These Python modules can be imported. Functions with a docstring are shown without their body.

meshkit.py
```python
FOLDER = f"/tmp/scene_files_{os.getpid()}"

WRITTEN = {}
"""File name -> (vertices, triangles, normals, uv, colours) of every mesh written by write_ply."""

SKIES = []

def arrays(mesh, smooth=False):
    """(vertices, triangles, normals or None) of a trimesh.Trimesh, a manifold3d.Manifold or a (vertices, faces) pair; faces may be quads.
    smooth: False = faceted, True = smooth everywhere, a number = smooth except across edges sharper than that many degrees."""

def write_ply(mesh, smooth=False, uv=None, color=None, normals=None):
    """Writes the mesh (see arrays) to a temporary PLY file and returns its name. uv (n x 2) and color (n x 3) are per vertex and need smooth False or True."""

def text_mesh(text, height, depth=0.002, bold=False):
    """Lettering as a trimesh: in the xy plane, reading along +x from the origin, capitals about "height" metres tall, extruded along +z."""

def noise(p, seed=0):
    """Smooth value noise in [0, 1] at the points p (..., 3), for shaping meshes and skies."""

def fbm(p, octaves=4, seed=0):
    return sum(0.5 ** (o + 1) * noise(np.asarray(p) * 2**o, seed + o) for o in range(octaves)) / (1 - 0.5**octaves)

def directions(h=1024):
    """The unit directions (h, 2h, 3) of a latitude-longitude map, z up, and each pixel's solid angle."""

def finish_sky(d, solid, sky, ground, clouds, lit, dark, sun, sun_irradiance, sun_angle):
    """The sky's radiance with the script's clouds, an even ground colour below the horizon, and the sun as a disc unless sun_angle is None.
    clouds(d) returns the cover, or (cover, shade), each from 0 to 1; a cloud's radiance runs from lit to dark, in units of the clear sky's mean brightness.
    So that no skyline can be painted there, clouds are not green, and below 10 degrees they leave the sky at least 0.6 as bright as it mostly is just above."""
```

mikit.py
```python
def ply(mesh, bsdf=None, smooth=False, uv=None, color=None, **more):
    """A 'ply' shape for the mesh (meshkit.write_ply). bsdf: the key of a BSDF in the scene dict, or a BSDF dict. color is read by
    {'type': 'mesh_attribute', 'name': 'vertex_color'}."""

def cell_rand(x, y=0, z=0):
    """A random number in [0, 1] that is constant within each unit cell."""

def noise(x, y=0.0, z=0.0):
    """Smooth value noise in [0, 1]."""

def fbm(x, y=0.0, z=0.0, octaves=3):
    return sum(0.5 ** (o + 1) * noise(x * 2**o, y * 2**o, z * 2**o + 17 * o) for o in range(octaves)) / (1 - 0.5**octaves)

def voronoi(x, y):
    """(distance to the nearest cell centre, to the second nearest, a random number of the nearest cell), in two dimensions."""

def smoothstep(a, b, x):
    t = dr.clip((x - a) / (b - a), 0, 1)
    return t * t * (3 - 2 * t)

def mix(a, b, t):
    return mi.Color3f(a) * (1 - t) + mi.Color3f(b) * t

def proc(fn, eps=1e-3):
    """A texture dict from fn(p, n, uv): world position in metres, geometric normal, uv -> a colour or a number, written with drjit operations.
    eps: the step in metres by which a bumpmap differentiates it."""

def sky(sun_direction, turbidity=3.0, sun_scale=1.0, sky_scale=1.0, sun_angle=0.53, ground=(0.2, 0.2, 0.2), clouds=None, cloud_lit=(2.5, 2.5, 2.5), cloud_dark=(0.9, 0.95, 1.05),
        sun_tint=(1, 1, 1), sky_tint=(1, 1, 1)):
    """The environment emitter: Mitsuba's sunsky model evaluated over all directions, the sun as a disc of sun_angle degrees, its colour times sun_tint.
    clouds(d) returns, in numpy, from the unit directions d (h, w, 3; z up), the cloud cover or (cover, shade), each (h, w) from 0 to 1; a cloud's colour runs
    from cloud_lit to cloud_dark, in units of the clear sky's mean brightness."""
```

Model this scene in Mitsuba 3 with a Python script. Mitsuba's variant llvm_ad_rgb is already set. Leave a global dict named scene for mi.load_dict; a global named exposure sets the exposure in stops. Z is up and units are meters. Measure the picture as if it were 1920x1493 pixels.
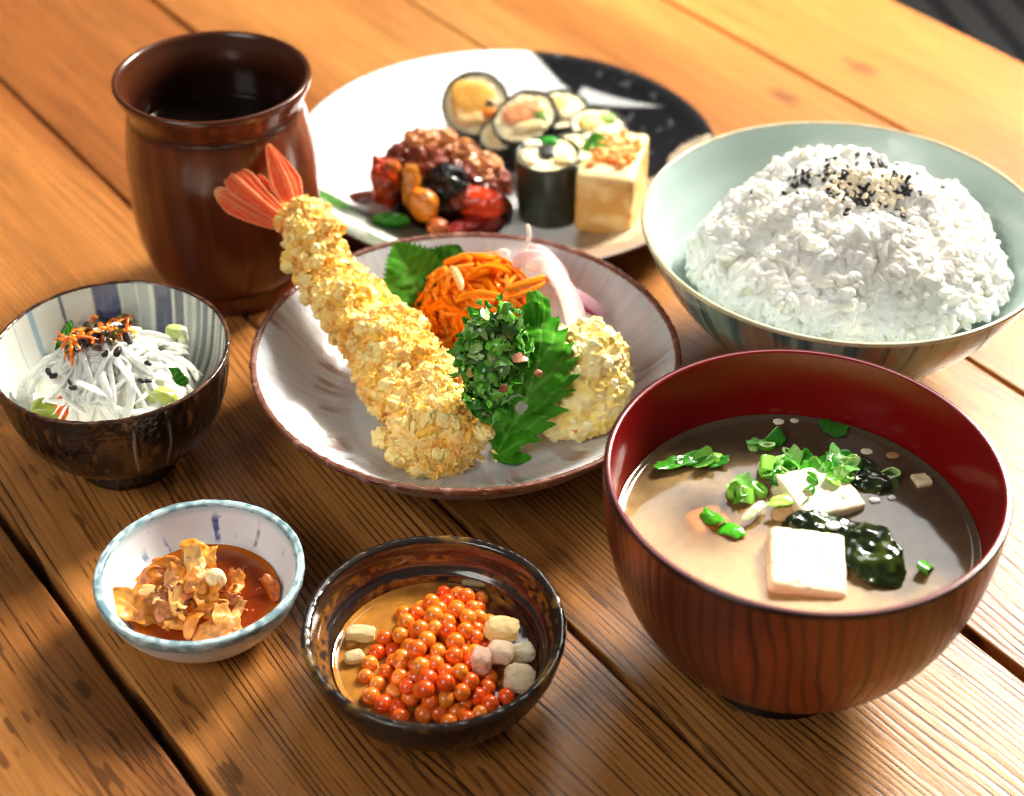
import math
import numpy as np
import trimesh
import drjit as dr
import mitsuba as mi
import mikit
import meshkit
from mikit import noise, fbm, cell_rand, smoothstep, mix
from scipy.interpolate import CubicSpline, PchipInterpolator
from shapely.geometry import Polygon, Point

T = mi.ScalarTransform4f
scene, labels = {}, {}
exposure = 0.2

# ------------------------------------------------------------------ camera (table top is z = 0)
CAM_H, PITCH, ROLL, FPX = 0.38, 0.67602, 0.00716, 3111.245
_c, _s = math.cos(PITCH), math.sin(PITCH)
FW = np.array([0, _c, -_s])
_up = np.array([0, _s, _c])
R2 = math.cos(ROLL) * np.array([1.0, 0, 0]) + math.sin(ROLL) * _up
U2 = -math.sin(ROLL) * np.array([1.0, 0, 0]) + math.cos(ROLL) * _up
EYE = np.array([0, 0, CAM_H])
scene['camera'] = {'type': 'thinlens', 'fov': math.degrees(2 * math.atan(960 / FPX)), 'fov_axis': 'x',
                   'aperture_radius': 0.0033, 'focus_distance': 0.52, 'near_clip': 0.05, 'far_clip': 20.0,
                   'to_world': T().look_at(origin=EYE.tolist(), target=(EYE + FW).tolist(), up=U2.tolist())}

# ------------------------------------------------------------------ light: two windows of the room and its bounced light


def window(key, az, el, dist, w, h, rgb, label, target=(0, 0.45, 0.0)):
    a, e = math.radians(az), math.radians(el)
    d = np.array([math.sin(a) * math.cos(e), math.cos(a) * math.cos(e), math.sin(e)])
    o = np.array(target) + d * dist
    scene[key] = {'type': 'rectangle', 'to_world': T().look_at(origin=o.tolist(), target=list(target), up=[0, 0, 1]) @ T().scale([w / 2, h / 2, 1]),
                  'emitter': {'type': 'area', 'radiance': {'type': 'rgb', 'value': list(rgb)}}}
    labels[key] = {'label': label, 'kind': 'structure'}


window('window', 42, 38, 1.7, 0.50, 0.54, (100, 92.5, 80.5), 'bright daylight window behind and to the right of the table')
window('window_001', -138, 44, 2.0, 0.8, 1.0, (6.0, 5.85, 5.5), 'dimmer daylight window to the left of and behind the camera')
window('window_002', 15, 48, 1.9, 0.62, 0.80, (6.2, 6.1, 5.9), 'curtained window straight behind the table')
scene['room_light'] = {'type': 'constant', 'radiance': {'type': 'rgb', 'value': [0.125, 0.114, 0.098]}}

# ------------------------------------------------------------------ helpers


def at(px, py, z):
    """The point at height z that the photograph's pixel (1920 wide) shows."""
    d = FW + R2 * (px - 960) / FPX - U2 * (py - 746.5) / FPX
    return EYE + d * (z - CAM_H) / d[2]


def col(hexa, k=1.0):
    v = np.array([int(hexa[i:i + 2], 16) for i in (0, 2, 4)]) / 255.0
    return np.where(v <= 0.04045, v / 12.92, ((v + 0.055) / 1.055) ** 2.4) * k


def nfbm(p, f, o=3, seed=0):
    return meshkit.fbm(np.asarray(p, float) * f + 100.0, o, seed)


def lerp(a, b, t):
    t = np.asarray(t)[..., None]
    return np.asarray(a) * (1 - t) + np.asarray(b) * t


def sst(a, b, x):
    t = np.clip((np.asarray(x) - a) / (b - a), 0, 1)
    return t * t * (3 - 2 * t)


_used = {}


def num(name):
    n = _used.get(name, 0)
    _used[name] = n + 1
    return name if n == 0 else f'{name}_{n:03d}'


def tag(key, label=None, cat=None, group=None, kind=None):
    labels[key] = {k: v for k, v in (('label', label), ('category', cat), ('group', group), ('kind', kind)) if v}
    return key


def put(key, mesh, bsdf, color=None, smooth=True, **more):
    v, f = (mesh.vertices, mesh.faces) if hasattr(mesh, 'vertices') else mesh
    v = np.asarray(v)
    if color is not None:
        bsdf, more = shade(len(v), bsdf, color, more)
    scene[key] = mikit.ply((v, np.asarray(f)), bsdf, smooth=smooth, **more)
    return key


PAL = [[], []]  # pairs of base colours; a mesh's uv holds (row, place between the two), so that meshes of one material join and render fast


def shade(n, bsdf, color, more):
    """Base colours of a mesh: two colours and a per-vertex blend where that is enough, else per-vertex colours."""
    c = np.asarray(color, float)
    c = np.clip(np.tile(c, (n, 1)) if c.ndim == 1 else c, 0.002, 0.95)
    mu = c.mean(0)
    d = c - mu
    ax = np.linalg.svd(d[:: max(1, n // 4000)], full_matrices=False)[2][0]
    t = d @ ax
    if np.abs(d - t[:, None] * ax).max() > 0.05:
        return bsdf, {**more, 'color': c}
    lo, hi = t.min(), t.max()
    PAL[0].append(np.clip(mu + ax * lo, 0.002, 0.95)); PAL[1].append(np.clip(mu + ax * hi, 0.002, 0.95))
    return bsdf + '_p', {**more, 'uv': np.stack([np.full(n, len(PAL[0]) - 1.0), (t - lo) / max(hi - lo, 1e-6)], 1)}


_pal = []


def palette(p, n, uv):
    if not _pal:
        for side in PAL:
            _pal.append([mi.Float(np.array(side)[:, i].astype(np.float32)) for i in range(3)])
    i = mi.UInt32(dr.clip(dr.floor(uv.x + 0.5), 0, len(PAL[0]) - 1))
    a, b = (mi.Color3f(*[dr.gather(mi.Float, x, i) for x in side]) for side in _pal)
    return a * (1 - uv.y) + b * uv.y


def join(parts):
    """[(v, f, c)] -> one (v, f), c"""
    vs, fs, cs, k = [], [], [], 0
    for v, f, c in parts:
        c = np.asarray(c, float)
        vs.append(v); fs.append(np.asarray(f) + k); cs.append(np.tile(c, (len(v), 1)) if c.ndim == 1 else c)
        k += len(v)
    return (np.vstack(vs), np.vstack(fs)), np.vstack(cs)


def tri(f):
    f = np.asarray(f)
    return np.vstack([f[:, [0, 1, 2]], f[:, [0, 2, 3]]]) if f.shape[1] == 4 else f


def grid_faces(m, n, wrap):
    i, j = np.meshgrid(np.arange(m - 1), np.arange(n if wrap else n - 1), indexing='ij')
    j2 = (j + 1) % n
    return tri(np.stack([i * n + j, i * n + j2, (i + 1) * n + j2, (i + 1) * n + j], -1).reshape(-1, 4))


def curve(pts, m):
    p = np.asarray(pts, float)
    if len(p) == 2:
        return p[0] + (p[1] - p[0]) * np.linspace(0, 1, m)[:, None]
    s = np.concatenate([[0], np.cumsum(np.linalg.norm(np.diff(p, axis=0), axis=1))])
    return CubicSpline(s, p)(np.linspace(0, s[-1], m))


def resample(prof, step):
    p = np.asarray(prof, float)
    s = np.concatenate([[0], np.cumsum(np.linalg.norm(np.diff(p, axis=0), axis=1))])
    u = np.linspace(0, s[-1], max(3, int(s[-1] / step) + 1))
    return np.stack([PchipInterpolator(s, p[:, 0])(u), PchipInterpolator(s, p[:, 1])(u)], 1)


def lathe(prof, c, n=192, step=0.0008, wob=0.0, seed=0):
    """Revolves (r, z) about the upright axis through c. Returns v, f, angle, r, z, s (0..1 along the profile)."""
    p = resample(prof, step)
    m = len(p)
    a = np.arange(n) * 2 * np.pi / n
    r, A = np.repeat(p[:, 0], n), np.tile(a, m)
    z, s = np.repeat(p[:, 1], n), np.repeat(np.linspace(0, 1, m), n)
    w = wob * (nfbm(np.stack([np.cos(A) * 1.2, np.sin(A) * 1.2, z * 30], 1), 1.0, 3, seed) - 0.5) * 2
    q = r + w * np.minimum(1, r / 0.01)
    v = np.stack([c[0] + q * np.cos(A), c[1] + q * np.sin(A), (c[2] if len(c) > 2 else 0) + z + w * 0.35], 1)
    return v, grid_faces(m, n, True), A, r, z, s


def disc(c, r, n=96, m=24, edge=0.0006, wave=0.0, seed=0):
    """A liquid's surface: a disc with a small rise where it meets the wall."""
    t = np.linspace(0, 1, m)
    rr, A = np.repeat(r * t, n), np.tile(np.arange(n) * 2 * np.pi / n, m)
    x, y = rr * np.cos(A), rr * np.sin(A)
    z = edge * sst(0.955, 1.0, np.repeat(t, n))
    z = z + wave * (nfbm(np.stack([x, y, 0 * x], 1), 90, 3, seed) - 0.5) * (np.repeat(t, n) < 0.97)
    return np.stack([c[0] + x, c[1] + y, c[2] + z], 1), grid_faces(m, n, True)[:, ::1], rr


_ICO = {k: trimesh.creation.icosphere(subdivisions=k) for k in (1, 2, 3, 4, 5)}


def blob(c, rad, seed=0, sub=3, amp=0.15, freq=1.5, power=None, rot=None, o=3):
    """A lumpy ball (power None) or a lumpy rounded block (power 4 to 12)."""
    m = _ICO[sub]
    d = np.array(m.vertices)
    p = d if power is None else d / (np.sum(np.abs(d) ** power, 1) ** (1 / power))[:, None]
    p = p * (1 + amp * 2 * (nfbm(d + seed * 7.3, freq, o, seed) - 0.5))[:, None]
    p = p * np.asarray(rad)
    if rot is not None:
        p = p @ rot.T
    return p + np.asarray(c), np.array(m.faces)


def rotz(a):
    c, s = math.cos(a), math.sin(a)
    return np.array([[c, -s, 0], [s, c, 0], [0, 0, 1]])


def rot(ax, a):
    ax = np.asarray(ax, float) / np.linalg.norm(ax)
    K = np.array([[0, -ax[2], ax[1]], [ax[2], 0, -ax[0]], [-ax[1], ax[0], 0]])
    return np.eye(3) + math.sin(a) * K + (1 - math.cos(a)) * K @ K


def frame(z, x=(1, 0, 0.1)):
    z = np.asarray(z, float) / np.linalg.norm(z)
    y = np.cross(z, x); y /= np.linalg.norm(y)
    return np.stack([np.cross(y, z), y, z], 1)


def randrot(rng):
    q = rng.normal(size=4); q /= np.linalg.norm(q)
    w, x, y, z = q
    return np.array([[1 - 2 * (y * y + z * z), 2 * (x * y - z * w), 2 * (x * z + y * w)], [2 * (x * y + z * w), 1 - 2 * (x * x + z * z), 2 * (y * z - x * w)],
                     [2 * (x * z - y * w), 2 * (y * z + x * w), 1 - 2 * (x * x + y * y)]])


def tube(P, rad, n=8, flat=1.0, up=(0, 0, 1), twist=0.0):
    """A strand along the points P, elliptical (flat < 1 thins it along its own normal); rad per point, both ends closed."""
    P = np.asarray(P, float)
    m = len(P)
    rad = np.broadcast_to(np.asarray(rad, float), (m,)).copy()
    t = np.gradient(P, axis=0)
    t /= np.linalg.norm(t, axis=1, keepdims=True) + 1e-12
    b = np.cross(t, np.asarray(up, float)); l = np.linalg.norm(b, axis=1, keepdims=True)
    b = np.where(l > 0.05, b / np.maximum(l, 1e-9), [1, 0, 0])
    for i in range(1, m):
        if b[i] @ b[i - 1] < 0:
            b[i] = -b[i]
    nn = np.cross(b, t)
    a = np.arange(n) * 2 * np.pi / n
    tw = np.linspace(0, twist, m)[:, None]
    ca, sa = np.cos(a)[None, :], np.sin(a)[None, :] * flat
    u, w = ca * np.cos(tw) - sa * np.sin(tw), ca * np.sin(tw) + sa * np.cos(tw)
    v = P[:, None] + rad[:, None, None] * (u[..., None] * b[:, None] + w[..., None] * nn[:, None])
    v = np.concatenate([np.repeat(P[:1, None], n, 1), v, np.repeat(P[-1:, None], n, 1)], 0)
    return v.reshape(-1, 3), grid_faces(m + 2, n, True)[:, ::-1]


def flake(c, R, rx, ry, th, seed, curl=0.25, ragged=0.3, n=28, k=6):
    """A thin curled chip with a ragged outline; R turns it (its z is its normal)."""
    rg = np.random.default_rng(seed)
    a = np.arange(n) * 2 * np.pi / n
    outl = 1 + ragged * 2 * (nfbm(np.stack([np.cos(a), np.sin(a), 0 * a], 1) + seed * 3.1, 2.2, 3, seed) - 0.5)
    box_ = 1 / np.maximum(np.abs(np.cos(a)) ** 4 + np.abs(np.sin(a)) ** 4, 1e-6) ** 0.25
    outl = outl * (0.5 + 0.5 * box_)
    t = np.linspace(0.02, 1, k)
    x, y = (t[:, None] * outl * np.cos(a)).ravel() * rx, (t[:, None] * outl * np.sin(a)).ravel() * ry
    k1, k2 = rg.uniform(-1, 1, 2)
    q = np.stack([x, y, 0 * x], 1)
    z = curl * (k1 * x * x / rx + k2 * y * y / ry + rg.uniform(-.6, .6) * x * y / max(rx, ry)) + th * 2.2 * (nfbm(q + seed, 260, 3, seed) - 0.5)
    h = th * 0.5 * np.repeat(np.sqrt(np.clip(1.02 - t ** 4, 0.02, 1)), n)
    top, bot = np.stack([x, y, z + h], 1), np.stack([x, y, z - h], 1)
    f1 = grid_faces(k, n, True)
    N = k * n
    e = np.arange(n) + (k - 1) * n
    e2 = (np.arange(n) + 1) % n + (k - 1) * n
    side = tri(np.stack([e, e2, e2 + N, e + N], 1))[:, ::-1]
    cap = np.array([[0, i + 1, i] for i in range(1, n - 1)])
    f = np.vstack([f1[:, ::-1], f1 + N, side, cap[:, ::-1], cap + N])
    v = np.vstack([top, bot]) @ R.T + np.asarray(c)
    return v, f


def leaf(axis, nrm, W, teeth=16, M=110, K=19, seed=0, cup=0.25, wav=0.0015, depth=0.2, wexp=(0.75, 0.9), th=0.0003):
    """A serrated leaf along the curve axis with its upper side towards nrm. Returns v, f, vein (0..1)."""
    P = curve(axis, M)
    s = np.linspace(0, 1, M)
    t = np.linspace(-1, 1, K)
    T_ = np.gradient(P, axis=0); T_ /= np.linalg.norm(T_, axis=1, keepdims=True)
    n0 = np.asarray(nrm, float)
    S = np.cross(T_, n0); S /= np.linalg.norm(S, axis=1, keepdims=True)
    N = np.cross(S, T_)
    w = W * np.sin(np.pi * np.clip(s, 0, 1) ** wexp[0]) ** wexp[1] + 0.0004
    ph = (s * teeth) % 1.0
    saw = np.where(ph < 0.72, ph / 0.72, (1 - ph) / 0.28)
    lat = w[:, None] * (t[None] + np.sign(t) * depth * saw[:, None] * np.abs(t[None]) ** 6)
    fwd = W * 0.25 * np.abs(t[None]) ** 2 * np.sin(np.pi * s)[:, None] + W * depth * 0.9 * saw[:, None] * np.abs(t[None]) ** 6 * np.sin(np.pi * s)[:, None]
    vein = np.exp(-(np.abs(t[None]) / 0.05) ** 2) + 0 * s[:, None]
    sv = (s[:, None] * teeth * 0.5 - np.abs(t[None]) * 1.3) % 1.0
    vein = np.clip(vein + 0.65 * np.exp(-((sv - 0.5) / 0.09) ** 2) * (np.abs(t[None]) < 0.9), 0, 1)
    base = P[:, None] + lat[..., None] * S[:, None] + fwd[..., None] * T_[:, None]
    up = cup * w[:, None] * (np.abs(t[None]) ** 1.5) + wav * (nfbm(base.reshape(-1, 3), 130, 3, seed).reshape(M, K) - 0.5) * 3 - 0.00035 * vein
    v = base + up[..., None] * N[:, None]
    f = grid_faces(M, K, False)
    vv = np.vstack([v.reshape(-1, 3), (v - th * N[:, None]).reshape(-1, 3)])
    return vv, np.vstack([f, f[:, ::-1] + M * K]), np.tile(vein.ravel(), 2)


def scatter(base, pos, R, scale, color):
    """Many copies of base (v, f) as one mesh: pos (k,3), R (k,3,3), scale (k,3), color (k,3)."""
    bv, bf = base
    v = np.einsum('kij,knj->kni', R, bv[None] * scale[:, None]) + pos[:, None]
    f = bf[None] + (np.arange(len(pos)) * len(bv))[:, None, None]
    return v.reshape(-1, 3), f.reshape(-1, 3), np.repeat(color, len(bv), 0)


# ------------------------------------------------------------------ materials (base colours are per vertex)
VC = {'type': 'mesh_attribute', 'name': 'vertex_color'}


def pr(name, rough, spec=0.5, two=True, base=VC, **k):
    b = {'type': 'principled', 'base_color': base, 'roughness': rough, **({} if 'eta' in k else {'specular': spec}), **k}
    scene[name] = {'type': 'twosided', 'bsdf': b} if two else b
    if base is VC:
        b = {**b, 'base_color': mikit.proc(palette)}
        scene[name + '_p'] = {'type': 'twosided', 'bsdf': b} if two else b


def rgb(*v):
    return {'type': 'rgb', 'value': list(map(float, v))}


pr('m_matte', 0.7, 0.25)
pr('m_food', 0.42, 0.45)
pr('m_wet', 0.16, 0.5)
pr('m_glaze', 0.13, 0.5, clearcoat=0.6, clearcoat_gloss=0.95)
pr('m_satin', 0.3, 0.5)
pr('m_lacquer', 0.2, 0.42, clearcoat=0.25, clearcoat_gloss=0.93)
pr('m_liquid', 0.05, 0.5)
pr('m_roe', 0.08, two=False, spec_trans=0.30, eta=1.40, clearcoat=1.0, clearcoat_gloss=0.97)
for _n, _r, _e, _d in (('m_leaf', .4, 1.4, .6), ('m_yolk', .4, 1.4, .9), ('m_clear', .28, 1.4, .8), ('m_rice', .42, 1.35, .75), ('m_crisp', .45, 1.4, .7)):
    for _sfx, _b in (('', VC), ('_p', mikit.proc(palette))):
        scene[_n + _sfx] = {'type': 'principledthin', 'base_color': _b, 'roughness': _r, 'eta': _e, 'diff_trans': _d}
scene['m_soup'] = {'type': 'blendbsdf', 'weight': mikit.proc(lambda p, n, uv: 0.84 - 0.52 * dr.exp(-(dr.square((p.x - 0.0550) / 0.009) + dr.square((p.y - 0.349) / 0.012)))), 'a': {'type': 'null'}, 'b': {'type': 'twosided', 'bsdf': {'type': 'principled', 'base_color': VC, 'roughness': 0.09, 'specular': 0.5}}}

# ------------------------------------------------------------------ table: planks with open joints
AZ = -0.64108
DA = np.array([math.sin(AZ), math.cos(AZ)])
DB = np.array([DA[1], -DA[0]])
EDGES = [-0.36, -0.245, -0.128, -0.010, 0.1075, 0.230, 0.329, 0.437, 0.546, 0.643]
GAPS = [0.0020, 0.0020, 0.0020, 0.0031, 0.0008, 0.0019, 0.0006, 0.0010]


def grain(p):
    a = p.x * float(DA[0]) + p.y * float(DA[1])
    b = p.x * float(DB[0]) + p.y * float(DB[1])
    k = mi.Float(0)
    for e in EDGES[1:-1]:
        k += dr.select(b > e, 1.0, 0.0)
    r1, r2 = cell_rand(k, 3), cell_rand(k, 8)
    aa, bb = a + 5 + r1 * 9, b + r2 * 3
    w = (fbm(aa * 3.2, bb * 11, k, octaves=2) - 0.5) * 0.045 + (noise(aa * 14, bb * 50, k + 5) - 0.5) * 0.004
    t = (bb + w) * (400 + 130 * r1) + 2.6 * noise(aa * 6, bb * 34, k + 2) + 0.8 * noise(aa * 18, bb * 120, k + 7)
    s = t - dr.floor(t)
    line = smoothstep(0.50, 0.86, s) * (1 - smoothstep(0.88, 1.0, s))
    strong = smoothstep(0.34, 0.80, noise(dr.floor(t) * 0.77, aa * 6, k) * 0.6 + noise(aa * 5, bb * 16, k + 9) * 0.5)
    fibre = noise(aa * 60, bb * 1500, k)
    fine = noise(aa * 25, bb * 420, k + 3)
    return a, b, k, aa, bb, r1, r2, line, strong, fibre, fine


def wood_color(p, n, uv):
    a, b, k, aa, bb, r1, r2, line, strong, fibre, fine = grain(p)
    front = 1 - smoothstep(0.36, 0.62, p.y)
    broad = fbm(aa * 2.0, bb * 14, k + 1)
    c = mix((0.50, 0.205, 0.052), (0.33, 0.110, 0.026), smoothstep(0.3, 0.72, broad))
    c = mix(c, (0.62, 0.30, 0.085), smoothstep(0.55, 0.8, noise(aa * 1.7, bb * 19, k + 4)) * 0.7)
    c = c * (0.8 + 0.4 * r2) * (0.72 + 0.30 * fine + 0.26 * fibre)
    back = smoothstep(0.43, 0.5, b)
    c = mix(c, c * mi.Color3f(1.14, 1.08, 0.90), back)
    red = smoothstep(0.22, 0.235, b) * (1 - smoothstep(0.325, 0.33, b)) * smoothstep(0.42, 0.55, a)
    c = mix(c, c * mi.Color3f(0.72, 0.58, 0.55), red)
    dark = line * (0.06 + 0.92 * strong) * (0.30 + 0.70 * front) + 0.35 * front * smoothstep(0.55, 0.8, noise(aa * 4, bb * 60, k + 6)) * fine
    c = mix(c, (0.045, 0.013, 0.005), dr.clip(dark * (0.75 + 0.5 * fibre), 0, 0.93))
    patch = smoothstep(0.50, 0.74, noise(aa * 3.4, bb * 46, k + 11) * 0.65 + noise(aa * 9, bb * 140, k + 12) * 0.4)
    c = mix(c, c * mi.Color3f(0.40, 0.33, 0.28), patch * (0.18 + 0.24 * front))
    pore = smoothstep(0.66, 0.80, noise(aa * 90, bb * 900, k + 13)) * smoothstep(0.35, 0.65, line + patch)
    c = mix(c, (0.035, 0.011, 0.004), pore * 0.6 * front)
    # knots
    for (ka, kb, kr) in ((0.487, 0.523, 0.006), (0.487, 0.575, 0.006), (0.60, 0.268, 0.009), (0.66, 0.30, 0.007)):
        d = dr.sqrt(dr.square((a - ka) * 0.45) + dr.square(b - kb) + 1e-12) / kr
        c = mix(c, (0.16, 0.05, 0.018), (1 - smoothstep(0.2, 1.2, d + (noise(aa * 200, bb * 200) - 0.5) * 0.5)) * 0.75)
    return c * (0.74 + 0.10 * back)


def wood_bump(p, n, uv):
    a, b, k, aa, bb, r1, r2, line, strong, fibre, fine = grain(p)
    return -0.00005 * line * (0.2 + strong) - 0.00006 * fibre + 0.00005 * fine


scene['m_wood'] = {'type': 'twosided', 'bsdf': {'type': 'bumpmap', 'arbitrary': mikit.proc(wood_bump, eps=4e-4), 'scale': 1.0,
                   'bsdf': {'type': 'principled', 'base_color': mikit.proc(wood_color), 'roughness': 0.34, 'specular': 0.30}}}

tag('wooden_table', 'worn brown table top of wide wooden planks with dark open joints', 'table')
for i in range(len(EDGES) - 1):
    b0 = EDGES[i] + (GAPS[i - 1] / 2 if i else 0)
    b1 = EDGES[i + 1] - (GAPS[i] / 2 if i < len(GAPS) else 0)
    A = np.linspace(-0.55, 1.75, 231)
    q = 0.0010
    sec = [(b0, -0.028), (b0, -0.004), (b0 + q * 0.15, -q * 0.9), (b0 + q * 0.5, -q * 0.35), (b0 + q * 1.3, 0), (b0 + 0.25 * (b1 - b0), 0), (b0 + 0.75 * (b1 - b0), 0),
           (b1 - q * 1.3, 0), (b1 - q * 0.5, -q * 0.35), (b1 - q * 0.15, -q * 0.9), (b1, -0.004), (b1, -0.028)]
    sec = np.array(sec)
    B, Z = np.tile(sec[:, 0], len(A)), np.tile(sec[:, 1], len(A))
    AA = np.repeat(A, len(sec))
    side = np.sign(B - (b0 + b1) / 2) * (np.abs(B - (b0 + b1) / 2) > 0.4 * (b1 - b0))
    B = B - side * 0.0008 * nfbm(np.stack([AA * 26, side + i * 5.0, Z * 0], 1), 1.0, 3, i)
    v = np.stack([AA * DA[0] + B * DB[0], AA * DA[1] + B * DB[1], Z], 1)
    put(num('wooden_table__plank'), (v, grid_faces(len(A), len(sec), True)), 'm_wood', smooth=40)

# dark floor far below, seen past the table's far edge
v = np.array([[-4, -2, -0.74], [5, -2, -0.74], [5, 6, -0.74], [-4, 6, -0.74]], float)
put('floor', (v, np.array([[0, 1, 2], [0, 2, 3]])), 'm_matte', color=(0.008, 0.007, 0.007), smooth=False)
tag('floor', 'dark grey slatted floor past the far corner of the table', kind='structure')
for i in range(14):
    x = 0.50 + i * 0.066
    m = trimesh.creation.box((0.050, 2.4, 0.02))
    put(num('floor__slat'), (np.array(m.vertices) @ rotz(0.16).T + [x, 1.75, -0.73], m.faces), 'm_matte', color=(0.050, 0.050, 0.054), smooth=False)


# ================================================================== vessels
def ctr(x, y, zc, zr):
    """Centre and radius of a rim at height zr from its place in the photograph (fit once with the camera)."""
    R = (CAM_H - zr) / -zc
    return np.array([x * R, y * R, 0.0]), R


# ---- miso bowl
MISO, MR = ctr(1.4583, 6.1988, -5.4133, 0.0781)
k = MR / 0.0558
tag('soup_bowl', 'tall round soup bowl, striped brown wood outside and red lacquer inside', 'bowl')
prof = np.array([(0.0218, 0.0112), (0.0265, 0.0124), (0.0345, 0.0172), (0.0422, 0.0256), (0.0488, 0.0375), (0.0531, 0.0505), (0.0553, 0.064), (0.0559, 0.0735), (0.0558, 0.0766)]) * k
v, f, A, r, z, s = lathe(prof, MISO, n=720, step=0.0007)
wob_ = (nfbm(np.stack([np.cos(A) * 2.2, np.sin(A) * 2.2, z * 18], 1), 1.0, 2, 4) - 0.5)
tt = A * 84 / (2 * np.pi) + 3.0 * wob_ + z * 18 + 1.2 * np.sin(A * 2)
fr = tt - np.floor(tt)
w_ = meshkit.noise(np.stack([np.floor(tt) * 3.7, z * 40, 0 * z], 1), 8)
ln = sst(0.55, 0.9, fr) * (1 - sst(0.93, 1, fr)) * (0.35 + 0.65 * w_)
fine = nfbm(np.stack([A * 95, z * 25, 0 * z], 1), 1.0, 2, 2)
cc = lerp(col('74341a'), col('4e120b'), sst(0.3, 0.7, nfbm(np.stack([np.cos(A) * 3, np.sin(A) * 3, z * 20], 1), 1, 2, 5)))
cc = cc * (0.75 + 0.5 * fine)[:, None]
cc = lerp(cc, col('160705'), ln * 0.97)
v = v - np.stack([np.cos(A), np.sin(A), 0 * A], 1) * (0.00022 * ln)[:, None]
put('soup_bowl__shell', (v, f), 'm_satin', color=cc)
prof = np.array([(0.0558, 0.0766), (0.0559, 0.0775), (0.0555, 0.0781), (0.0545, 0.0782), (0.0538, 0.0778)]) * k
v, f, A, r, z, s = lathe(prof, MISO, n=256, step=0.0002)
put('soup_bowl__rim', (v, f), 'm_lacquer', color=lerp(col('1c0808'), col('6a0a0c'), sst(0.45, 0.8, s)))
prof = np.array([(0.0538, 0.0778), (0.0533, 0.072), (0.0525, 0.062), (0.0500, 0.047), (0.045, 0.033), (0.035, 0.021), (0.02, 0.0145), (0.0, 0.013)]) * k
v, f, A, r, z, s = lathe(prof, MISO, n=256)
put('soup_bowl__lining', (v, f), 'm_lacquer', color=col('78040a') * (0.92 + 0.16 * nfbm(v, 60, 2, 1))[:, None])
prof = np.array([(0.0, 0.002), (0.020, 0.002), (0.0208, 0.0002), (0.0228, 0.0), (0.0226, 0.002), (0.0218, 0.0112)]) * k
v, f, A, r, z, s = lathe(prof, MISO, n=160, step=0.0004)
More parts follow.
